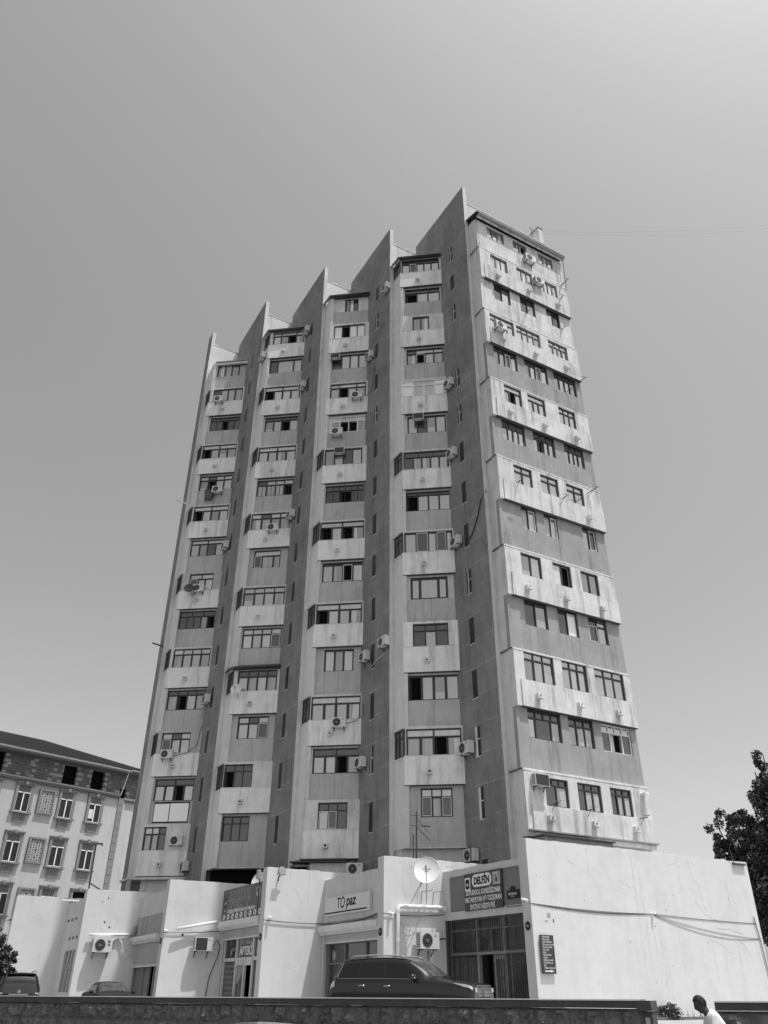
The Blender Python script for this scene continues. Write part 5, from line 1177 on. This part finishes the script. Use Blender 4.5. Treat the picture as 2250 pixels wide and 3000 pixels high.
def suv(label, x, y, z, deg, rear=False, glass='car_glass'):
    root = empty('parked_suv', (0, 0, 0), label, 'car'); c = Car(SUVST, .32)
    m = MB(); c.body(m, 'car_black'); m.build('body', root, local=True, smooth=True)
    for sd_ in (1, -1):
        for a_ in ((1.72, 2.98, 2.3, 2.98), (3.06, 3.88, None, None), (3.94, 4.62, None, 4.45)):
            m = MB(); c.patch(m, a_[0], a_[1], 5.12, 5.9, glass, side=sd_, xa2=a_[2], xb2=a_[3]); m.build('side_window', root, local=True, smooth=True)
    m = MB()
    for sd_ in (1, -1): c.patch(m, 1.40, 2.14, 6.15, 9, 'car_glass_clear', side=sd_, off=.005)
    m.build('windscreen', root, local=True, smooth=True)
    m = MB()
    for sd_ in (1, -1): c.patch(m, 4.66, 4.86, 6.3, 9, glass, side=sd_, off=.006)
    m.build('rear_window', root, local=True, smooth=True)
    m = MB()
    for sd_ in (1, -1):
        m.tube([c.P(x_, 5.05, sd_, .012) for x_ in [1.9 + q * .1 for q in range(28)]], .010, 'chrome', 5)
        m.tube([c.P(4.6, 5.05, sd_, .012), c.P(4.72, 5.2, sd_, .014), c.P(4.68, 5.5, sd_, .014), c.P(4.56, 5.95, sd_, .014)], .014, 'chrome', 5)
    m.build('chrome_trim', root, local=True)
    for sd_ in (1, -1):
        m = MB(); m.tube([(2.35, sd_ * .70, 1.86), (2.5, sd_ * .70, 1.92), (3.4, sd_ * .70, 1.95), (4.2, sd_ * .70, 1.92), (4.35, sd_ * .70, 1.85)], .022, 'metal_grey', 6); m.build('roof_rail', root, local=True, smooth=True)
        m = MB()
        def ell(a_, b_, sd_=sd_):
            th_, ph = b_ * 2 * math.pi, a_ * math.pi; return Vector((1.92 + .10 * math.cos(ph), sd_ * (1.10 + .14 * math.sin(ph) * math.cos(th_)), 1.30 + .10 * math.sin(ph) * math.sin(th_)))
        m.grid(ell, 10, 14, 'car_black'); m.tube([(1.92, sd_ * .94, 1.22), (1.92, sd_ * 1.04, 1.26)], .03, 'car_black', 6); m.tube([(1.825, sd_ * 1.2, 1.27), (1.825, sd_ * 1.03, 1.26)], .02, 'chrome', 5); m.build('wing_mirror', root, local=True, smooth=True)
        for hx in (2.75, 3.65):
            m = MB(); p = c.P(hx, 3.7, sd_, .03); m.tube([p, p + Vector((.05, sd_ * .02, 0)), p + Vector((.18, sd_ * .02, 0)), p + Vector((.23, 0, 0))], .022, 'chrome', 6); m.build('door_handle', root, local=True, smooth=True)
        m = MB(); c.patch(m, .04, .30, 4.1, 5.0, 'lamp_glass', side=sd_, off=.014, xa2=.03, xb2=.66, n=8); m.poly([(-.012, sd_ * .62, .88), (-.012, sd_ * .83, .90), (-.008, sd_ * .82, 1.0), (-.008, sd_ * .64, 1.02)], 'lamp_glass'); m.build('headlight', root, local=True, smooth=True)
        m = MB(); c.patch(m, 4.78, 4.97, 3.7, 4.95, 'lamp_glass', side=sd_, off=.012, n=5); m.poly([(5.01, sd_ * .62, .86), (5.01, sd_ * .84, .9), (4.98, sd_ * .86, 1.06), (4.99, sd_ * .7, 1.08)], 'lamp_glass'); m.build('tail_light', root, local=True)
    m = MB(); gx = -.02
    m.hexa([(gx, -.46, .56), (gx, .46, .56), (gx + .08, .46, .56), (gx + .08, -.46, .56), (gx + .05, -.60, 1.06), (gx + .05, .60, 1.06), (gx + .16, .60, 1.06), (gx + .16, -.60, 1.06)], 'ink_black')
    for q in range(5):
        zz = .62 + q * .088; xx = gx - .012 + q * .010; ww = .47 + q * .026; m.box(xx, xx + .02, -ww, ww, zz, zz + .022, 'chrome')
    m.tube([(gx - .01, -.47, .56), (gx + .04, -.61, 1.07), (gx + .04, .61, 1.07), (gx - .01, .47, .56)], .022, 'chrome', 6); m.build('grille', root, local=True)
    m = MB(); m.tube([(gx - .03, 0.10 * math.cos(t_ * math.pi / 8), .85 + .075 * math.sin(t_ * math.pi / 8)) for t_ in range(17)], .010, 'chrome', 5); m.tube([(gx - .03, -.03, .90), (gx - .03, .03, .80), (gx - .03, -.06, .80)], .009, 'chrome', 5); m.build('emblem', root, local=True)
    if rear:
        m = MB(); m.box(5.0, 5.03, -.42, .42, .98, 1.03, 'chrome'); m.disc((4.99, 0, 1.12), (1, 0, 0), .07, .03, 'chrome', 16); m.build('emblem', root, local=True)
        pl_ = MB(); pl_.box(5.02, 5.035, -.26, .26, .80, .92, 'ink_white'); p_ = pl_.build('number_plate', root, local=True)
        class G:
            def __call__(s, u, z, d): return Vector((5.037 + d, u, z))
        text('lettering', '10-ER-554', .1, G(), 0, .86, 0, 'ink_black', p_, local=True)
        m = MB(); m.box(4.45, 4.78, -.6, .6, 1.80, 1.84, 'car_black'); m.build('spoiler', root, local=True)
    for xx in (.95, 3.95):
        for yy in (.86, -.86): wheel(root, xx, yy, .39)
    place(root, x, y, z, deg); return root
# big SUV: nose to the right and towards the street; local +x runs from nose to tail
def az_pt(deg, dist): p = az(deg) * dist; return p
n_ = az_pt(6.15, 31.4)
SV = suv('black off-road car with chrome window line parked in front of the pale-sign shop', n_.x + .02, n_.y - .85, -.93, 180 - 27)
SV.scale = (1.07, 1.04, 1.02)
nl = az_pt(-22.05, 42.6)
suv('black off-road car seen from behind at the left edge beside the tree', -18.75, 46.3, -1.22, -62, rear=True)
SEDST = [(0, .62, .58, .64, .5), (.08, .76, .68, .74, .58), (.3, .84, .76, .83, .62), (.9, .87, .86, .93, .66), (1.3, .88, .90, .97, .68), (1.6, .88, .92, 1.12, .67), (2.05, .88, .93, 1.36, .60), (2.5, .88, .94, 1.42, .58), (3.0, .88, .95, 1.41, .58), (3.5, .87, .96, 1.32, .60), (3.9, .86, .96, 1.10, .62), (4.15, .84, .94, 1.02, .62), (4.35, .78, .86, .93, .58), (4.42, .7, .75, .8, .5)]
def sedan(label, x, y, z, deg, m_body):
    root = empty('parked_car', (0, 0, 0), label, 'car'); c = Car(SEDST, .25)
    m = MB(); c.body(m, m_body); m.build('body', root, local=True, smooth=True)
    for sd_ in (1, -1):
        for a_ in ((1.75, 2.62, 2.12, None), (2.68, 3.62, None, 3.4)):
            m = MB(); c.patch(m, a_[0], a_[1], 5.1, 5.9, 'car_glass', side=sd_, xa2=a_[2], xb2=a_[3]); m.build('side_window', root, local=True, smooth=True)
    m = MB()
    for sd_ in (1, -1): c.patch(m, 1.45, 2.08, 6.1, 9, 'car_glass_clear', side=sd_, off=.005)
    m.build('windscreen', root, local=True, smooth=True)
    m = MB()
    for sd_ in (1, -1): c.patch(m, 3.4, 3.95, 6.1, 9, 'car_glass', side=sd_, off=.005)
    m.build('rear_window', root, local=True, smooth=True)
    for sd_ in (1, -1):
        m = MB(); m.grid(lambda a_, b_, sd_=sd_: Vector((1.85 + .07 * math.cos(a_ * math.pi), sd_ * (.99 + .11 * math.sin(a_ * math.pi) * math.cos(b_ * 6.2832)), 1.0 + .075 * math.sin(a_ * math.pi) * math.sin(b_ * 6.2832))), 8, 12, m_body); m.tube([(1.85, sd_ * .86, .95), (1.85, sd_ * .95, .98)], .025, m_body, 6); m.build('wing_mirror', root, local=True, smooth=True)
        m = MB(); c.patch(m, .06, .4, 3.8, 5.2, 'lamp_glass', side=sd_, off=.01, n=6); m.build('headlight', root, local=True, smooth=True)
    for xx in (.85, 3.4):
        for yy in (.78, -.78): wheel(root, xx, yy, .31)
    place(root, x, y, z, deg); return root
ns = az_pt(-15.55, 43.8); sedan('dark grey saloon car facing the street in front of the half-open shutter', ns.x, ns.y, -1.1, 122, 'car_grey')
nf = az_pt(-6.8, 9.9); FC = sedan('dark car on the street whose roof just shows below the stone wall', nf.x + 2.5, nf.y + .15, -1.735, 172, 'car_black')
FC.name = 'street_car'

# ================================================================== TREES AND PLANTS
def leaf_cloud(mb, c, r, n, size, m=('leaf', 'leaf_light'), sq=(1, 1, 1)):
    c = Vector(c)
    for _ in range(n):
        d = Vector((random.gauss(0, 1), random.gauss(0, 1), random.gauss(0, 1))).normalized() * (random.random() ** .45) * r
        p = c + Vector((d.x * sq[0], d.y * sq[1], d.z * sq[2])); s_ = size * random.uniform(.6, 1.3)
        a_ = Vector((random.gauss(0, 1), random.gauss(0, 1), random.gauss(0, .7))).normalized(); b_ = a_.orthogonal().normalized(); b_ = (b_ * math.cos(random.random() * 6) + a_.cross(b_) * math.sin(random.random() * 6)); 
        mb.poly([p - a_ * s_, p + b_ * s_ * .55, p + a_ * s_, p - b_ * s_ * .55], m[0] if random.random() < .7 else m[1])
def tree(name, base, trunk_h, limbs, label, size=.14, dens=90, tr=.28, cat='tree'):
    root = empty(name, base, label, cat); b = Vector(base); t = MB(); cr = MB()
    top = b + Vector((0, 0, trunk_h)); t.tube([b, b + Vector((.05, 0, trunk_h * .5)), top], [tr, tr * .8, tr * .6], 'bark', 10)
    for (dx, dy, z0, z1, r) in limbs:
        s_ = b + Vector((0, 0, min(z0, trunk_h))); e_ = b + Vector((dx, dy, z1)); mid = s_.lerp(e_, .5) + Vector((dx * .18, dy * .18, -.2))
        t.tube([s_, mid, e_], [tr * .35, tr * .22, .03], 'bark', 6)
        nseg = 7
        for q in range(nseg):
            f_ = .25 + .8 * q / nseg; p = s_.lerp(mid, f_ * 2) if f_ < .5 else mid.lerp(e_, (f_ - .5) * 2)
            rr = r * (1.0 - .55 * abs(f_ - .45)) * random.uniform(.75, 1.15)
            for _ in range(5):
                o_ = Vector((random.uniform(-1, 1), random.uniform(-1, 1), random.uniform(-.7, .9))) * rr * .75
                leaf_cloud(cr, p + o_, rr * random.uniform(.32, .5), dens // 2, size)
    t.build('trunk', root, smooth=True); cr.build('crown', root); return root
tb_ = az_pt(25.6, 50.0)
def L2(azd, z, r, dist=50.0, z0=2.0, dd_=0):
    p = az(azd) * (dist + dd_) - tb_; return (p.x, p.y, z0, z + .9, r)
tree('tree', (tb_.x, tb_.y, -.9), 5.0, [L2(21.75, 8.1, .9), L2(21.6, 7.2, .8), L2(22.4, 8.7, 1.0, z0=3), L2(23.5, 8.4, 1.1, z0=3), L2(22.1, 6.4, 1.15), L2(22.4, 5.6, 1.0, z0=2), L2(23.2, 6.6, 1.3), L2(24.1, 9.2, 1.1, z0=4), L2(24.7, 10.6, 1.0, z0=5), L2(25.4, 11.6, 1.1, z0=5), L2(24.6, 7.5, 1.5, z0=3), L2(26.5, 10.5, 1.5, z0=4), L2(27.5, 9.0, 1.5), L2(23.9, 4.2, 1.3, z0=1.5), L2(24.8, 3.4, 1.5, z0=1.2), L2(25.6, 1.8, 1.5, z0=1.0), L2(24.5, 5.6, 1.5, z0=2), L2(26.8, 5.0, 1.6, z0=2), L2(25.5, 6.0, 1.6, z0=2, dd_=-1)],
     'tall dark leafy tree behind the right end of the big white wall', size=.09, dens=290)
lb = az_pt(-23.6, 46.5)
def L3(azd, z, r, z0=1.2, dist=46.5): p = az(azd) * dist - lb; return (p.x, p.y, z0, z, r)
tree('tree', (lb.x, lb.y, -1.3), 2.2, [L3(-22.2, 2.7, .5), L3(-22.0, 2.0, .5), L3(-22.7, 3.1, .6), L3(-23.2, 3.6, .7), L3(-24.2, 3.6, .8), L3(-22.7, 2.7, .7), L3(-23.3, 3.0, .8), L3(-24.5, 3.0, .8), L3(-22.6, 2.0, .5), L3(-23.4, 1.9, .6)],
     'small dark tree at the left edge above the parked black car', size=.075, dens=130, tr=.14)
pb_ = fw5(6.05, -.9, .35)
def plant(base, n, hgt, label, name='plant'):
    root = empty(name, tuple(base), label, 'plant'); st = MB(); lf = MB(); b = Vector(base)
    for _ in range(n):
        a_ = random.uniform(0, 6.28); l_ = hgt * random.uniform(.5, 1.0); d = Vector((math.cos(a_) * .5, math.sin(a_) * .35, random.uniform(.6, 1.2))).normalized()
        p1 = b + d * l_ * .6; p2 = p1 + (d + Vector((math.cos(a_) * .6, math.sin(a_) * .3, -.5))).normalized() * l_ * .5; st.tube([b, p1, p2], [.012, .008, .004], 'bark', 4)
        for q in range(15):
            f_ = .22 + q * .052; p = b.lerp(p1, f_ * 1.4) if f_ < .6 else p1.lerp(p2, (f_ - .6) * 2.4)
            for sg_ in (1, -1):
                x = (d.cross(Vector((0, 0, 1))).normalized() * sg_ + Vector((0, 0, -.2))) * .09; y = d * .022
                lf.poly([p, p + x * .5 + y, p + x, p + x * .5 - y], 'leaf_light' if random.random() < .6 else 'leaf')
    leaf_cloud(lf, b + Vector((0, 0, .28)), .36, 420, .045, sq=(1.15, .7, .75)); leaf_cloud(lf, b + Vector((.3, 0, .2)), .25, 160, .04); leaf_cloud(lf, b + Vector((-.3, 0, .25)), .25, 160, .04)
    st.build('stem', root); lf.build('foliage', root); return root
plant(pb_, 14, .75, 'bushy weed with feathery leaves growing at the foot of the big white wall')
m_ = MB()
for q in range(26):
    u_ = random.choice([random.uniform(4.6, 5.6), random.uniform(7.0, 8.4)]); h_ = random.uniform(.12, .5); p = fw5(u_, -.88, random.uniform(.05, .25)); m_.poly([p, p + Vector((.03, 0, 0)), p + Vector((random.uniform(-.05, .08), 0, h_))], 'leaf_light')
tag(m_.build('grass'), 'thin tufts of grass at the foot of the big white wall', 'grass', kind='stuff')

# ================================================================== WALKING MAN
def skin(name, chain, parent, m, sub=2, local_off=None):
    """chain: dict name -> (pos, radius, parent)"""
    names = list(chain); idx = {n: i for i, n in enumerate(names)}
    me = D.meshes.new(name); me.from_pydata([chain[n][0] for n in names], [(idx[chain[n][2]], idx[n]) for n in names if chain[n][2]], [])
    o = D.objects.new(name, me); COL.objects.link(o)
    md = o.modifiers.new('Skin', 'SKIN'); md.use_smooth_shade = True
    for i, n in enumerate(names):
        r = chain[n][1]; r = r if isinstance(r, tuple) else (r, r); sv = me.skin_vertices[0].data[i]; sv.radius = r; sv.use_root = (i == 0)
    sb = o.modifiers.new('Sub', 'SUBSURF'); sb.levels = sub; sb.render_levels = sub
    dg = bpy.context.evaluated_depsgraph_get(); me2 = D.meshes.new_from_object(o.evaluated_get(dg)); D.objects.remove(o)
    me2.materials.clear(); me2.materials.append(MATS[m]); me2.name = name
    for p in me2.polygons: p.use_smooth = True
    o = D.objects.new(name, me2); COL.objects.link(o); o.parent = parent; return o
mp = az_pt(19.45, 15.9)
man = empty('person', (mp.x, mp.y, -1.75), 'man with short black hair in a white shirt walking bent forward past the wall', 'person')
# local frame: x = right in picture, walking towards -x, z up ; pelvis leans back, torso forward
def hand_chain(ch, wrist, d, pref, side):
    w_ = Vector(wrist); d = Vector(d).normalized(); sdv = Vector((0, 1, 0)) if abs(d.y) < .8 else Vector((1, 0, 0)); 
    ch[pref + 'palm'] = (tuple(w_ + d * .06), (.034, .02), pref + 'wrist')
    for q, (o_, l_) in enumerate(((-.030, .070), (-.010, .080), (.010, .076), (.030, .060))):
        b = w_ + d * .095 + d.cross(sdv) * 0 + Vector((o_, 0, 0)) if abs(d.x) < .6 else w_ + d * .095 + Vector((0, o_, 0))
        c1 = b + d * l_ * .5; c2 = c1 + (d * .7 + Vector((-.5, 0, 0))).normalized() * l_ * .5
        ch[pref + 'f%d0' % q] = (tuple(b), .010, pref + 'palm'); ch[pref + 'f%d1' % q] = (tuple(c1), .009, pref + 'f%d0' % q); ch[pref + 'f%d2' % q] = (tuple(c2), .008, pref + 'f%d1' % q)
    b = w_ + d * .045 + Vector((-.035, -.012 * side, 0)); ch[pref + 't0'] = (tuple(b), .012, pref + 'palm'); ch[pref + 't1'] = (tuple(b + d * .04 + Vector((-.02, 0, 0))), .010, pref + 't0')
ch = {'pelvis': ((.27, 0, .93), (.14, .11), None), 'belly': ((.20, 0, 1.07), (.15, .11), 'pelvis'), 'chest': ((.04, 0, 1.26), (.17, .12), 'belly'), 'neck0': ((-.045, 0, 1.44), (.075, .075), 'chest'), 'neck': ((-.09, 0, 1.50), (.064, .064), 'neck0'),
 'skull0': ((-.13, 0, 1.55), (.060, .066), 'neck'), 'skull': ((-.15, 0, 1.60), (.06, .06), 'skull0')}
for s_, sd_ in ((1, 'l'), (-1, 'r')):
    y = -s_ * .09
    ch[sd_ + 'hip'] = ((.25, y, .86), .085, 'pelvis'); k_ = -.12 if s_ > 0 else .22; ft_ = -.22 if s_ > 0 else .48
    ch[sd_ + 'knee'] = ((k_ * .9, y, .48), .060, sd_ + 'hip'); ch[sd_ + 'ankle'] = ((ft_, y, .10 if s_ > 0 else .16), .040, sd_ + 'knee'); ch[sd_ + 'toe'] = ((ft_ - .19, y, .04 if s_ > 0 else .05), (.045, .03), sd_ + 'ankle')
    ys = -s_ * .19
    ch[sd_ + 'sh'] = ((.0, ys, 1.40), .060, 'chest'); el = (-.10, ys * 1.2, 1.09) if s_ > 0 else (.20, ys * 1.2, 1.14); wr = (-.22, ys * 1.15, .88) if s_ > 0 else (.30, ys * 1.2, .90)
    ch[sd_ + 'elbow'] = (el, .042, sd_ + 'sh'); ch[sd_ + 'wrist'] = (wr, .026, sd_ + 'elbow'); hand_chain(ch, wr, Vector(wr) - Vector(el), sd_, s_)
BODY = skin('body', ch, man, 'skin')
hc = Vector((-.155, 0, 1.588)); Rh = Matrix.Rotation(math.radians(-24), 3, 'Y') @ Matrix.Rotation(math.pi, 3, 'Z')   # face looks to -x and down
def headf(v, off=0.0):
    r_ = Vector((v.x * .098, v.y * .078, v.z * .122))
    if v.z < 0: r_.y *= 1 + .30 * v.z; r_.x *= (1 + .05 * v.z) if v.x > 0 else (1 + .45 * v.z)
    k = 0
    k += .024 * math.exp(-((v.y / .16) ** 2 + ((v.z + .12) / .20) ** 2)) * (v.x > 0)           # nose
    k -= .009 * math.exp(-(((abs(v.y) - .34) / .16) ** 2 + ((v.z - .10) / .13) ** 2)) * (v.x > 0)  # eye sockets
    k += .006 * math.exp(-((v.y / .5) ** 2 + ((v.z - .27) / .1) ** 2)) * (v.x > 0)
    k += .006 * math.exp(-((v.y / .22) ** 2 + ((v.z + .50) / .07) ** 2)) * (v.x > 0)             # lips
    k += .010 * math.exp(-((v.y / .3) ** 2 + ((v.z + .85) / .2) ** 2)) * (v.x > 0)               # chin
    k += .016 * math.exp(-(((abs(v.y) - .98) / .12) ** 2 + ((v.z + .05) / .22) ** 2 + ((v.x + .05) / .13) ** 2))  # ears
    return hc + Rh @ (r_ + v * (k + off))
def sph(a_, b_): th_, ph = b_ * 2 * math.pi, a_ * math.pi; return Vector((math.sin(ph) * math.cos(th_), math.sin(ph) * math.sin(th_), math.cos(ph)))
m_ = MB(); m_.grid(lambda a_, b_: headf(sph(a_, b_)), 28, 40, 'skin'); hd = m_.build('head', man, local=True, smooth=True)
bmj = bmesh.new(); bmj.from_mesh(BODY.data); bmj.from_mesh(hd.data); bmj.to_mesh(BODY.data); bmj.free(); D.objects.remove(hd)
m_ = MB(); N1, N2 = 36, 52
for i_ in range(N1):
    for j_ in range(N2):
        v = sph((i_ + .5) / N1, (j_ + .5) / N2)
        if v.z - .75 * v.x > -.02 and not (v.x > .25 and v.z < .55) and v.z > -.62:
            m_.poly([headf(sph((i_ + a_) / N1, (j_ + b_) / N2), .012) for a_, b_ in ((0, 0), (1, 0), (1, 1), (0, 1))], 'hair')
m_.build('hair', man, local=True)
for s_ in (1, -1):
    m_ = MB(); m_.disc(headf(Vector((.90, s_ * .36, .10)).normalized(), .003), Rh @ Vector((.9, s_ * .3, 0)), .012, .003, 'ink_black', 10); m_.build('eye', man, local=True)
sh = {'waist': ((.27, 0, .92), (.165, .135), None), 'b': ((.20, 0, 1.06), (.175, .135), 'waist'), 'c': ((.05, 0, 1.25), (.21, .17), 'b'), 'd': ((-.0, 0, 1.40), (.17, .14), 'c'), 'col': ((-.075, 0, 1.50), (.085, .085), 'd')}
for s_, sd_ in ((1, 'l'), (-1, 'r')):
    ys = -s_ * .19; sh[sd_ + 's'] = ((.0, ys, 1.40), .088, 'd'); el = (-.10, ys * 1.2, 1.09) if s_ > 0 else (.20, ys * 1.2, 1.14); wr = (-.20, ys * 1.15, .92) if s_ > 0 else (.29, ys * 1.2, .93)
    sh[sd_ + 'e'] = (el, .064, sd_ + 's'); sh[sd_ + 'w'] = (wr, .045, sd_ + 'e')
skin('shirt', sh, man, 'shirt')
tr_ = {'p': ((.27, 0, .93), (.155, .125), None)}
for s_, sd_ in ((1, 'l'), (-1, 'r')):
    y = -s_ * .09; k_ = -.12 if s_ > 0 else .22; ft_ = -.22 if s_ > 0 else .48
    tr_[sd_ + 'h'] = ((.25, y, .84), .105, 'p'); tr_[sd_ + 'k'] = ((k_ * .9, y, .48), .080, sd_ + 'h'); tr_[sd_ + 'a'] = ((ft_, y, .13 if s_ > 0 else .19), .062, sd_ + 'k')
skin('trousers', tr_, man, 'trousers')
for s_ in (1, -1):
    y = -s_ * .09; ft_ = -.22 if s_ > 0 else .48; m_ = MB(); m_.grid(lambda a_, b_: Vector((ft_ - .07 + .15 * math.cos(a_ * 3.1416), y + .05 * math.sin(a_ * 3.1416) * math.cos(b_ * 6.2832), .05 + .05 * math.sin(a_ * 3.1416) * math.sin(b_ * 6.2832))), 10, 12, 'ink_black'); m_.build('shoe', man, local=True, smooth=True)
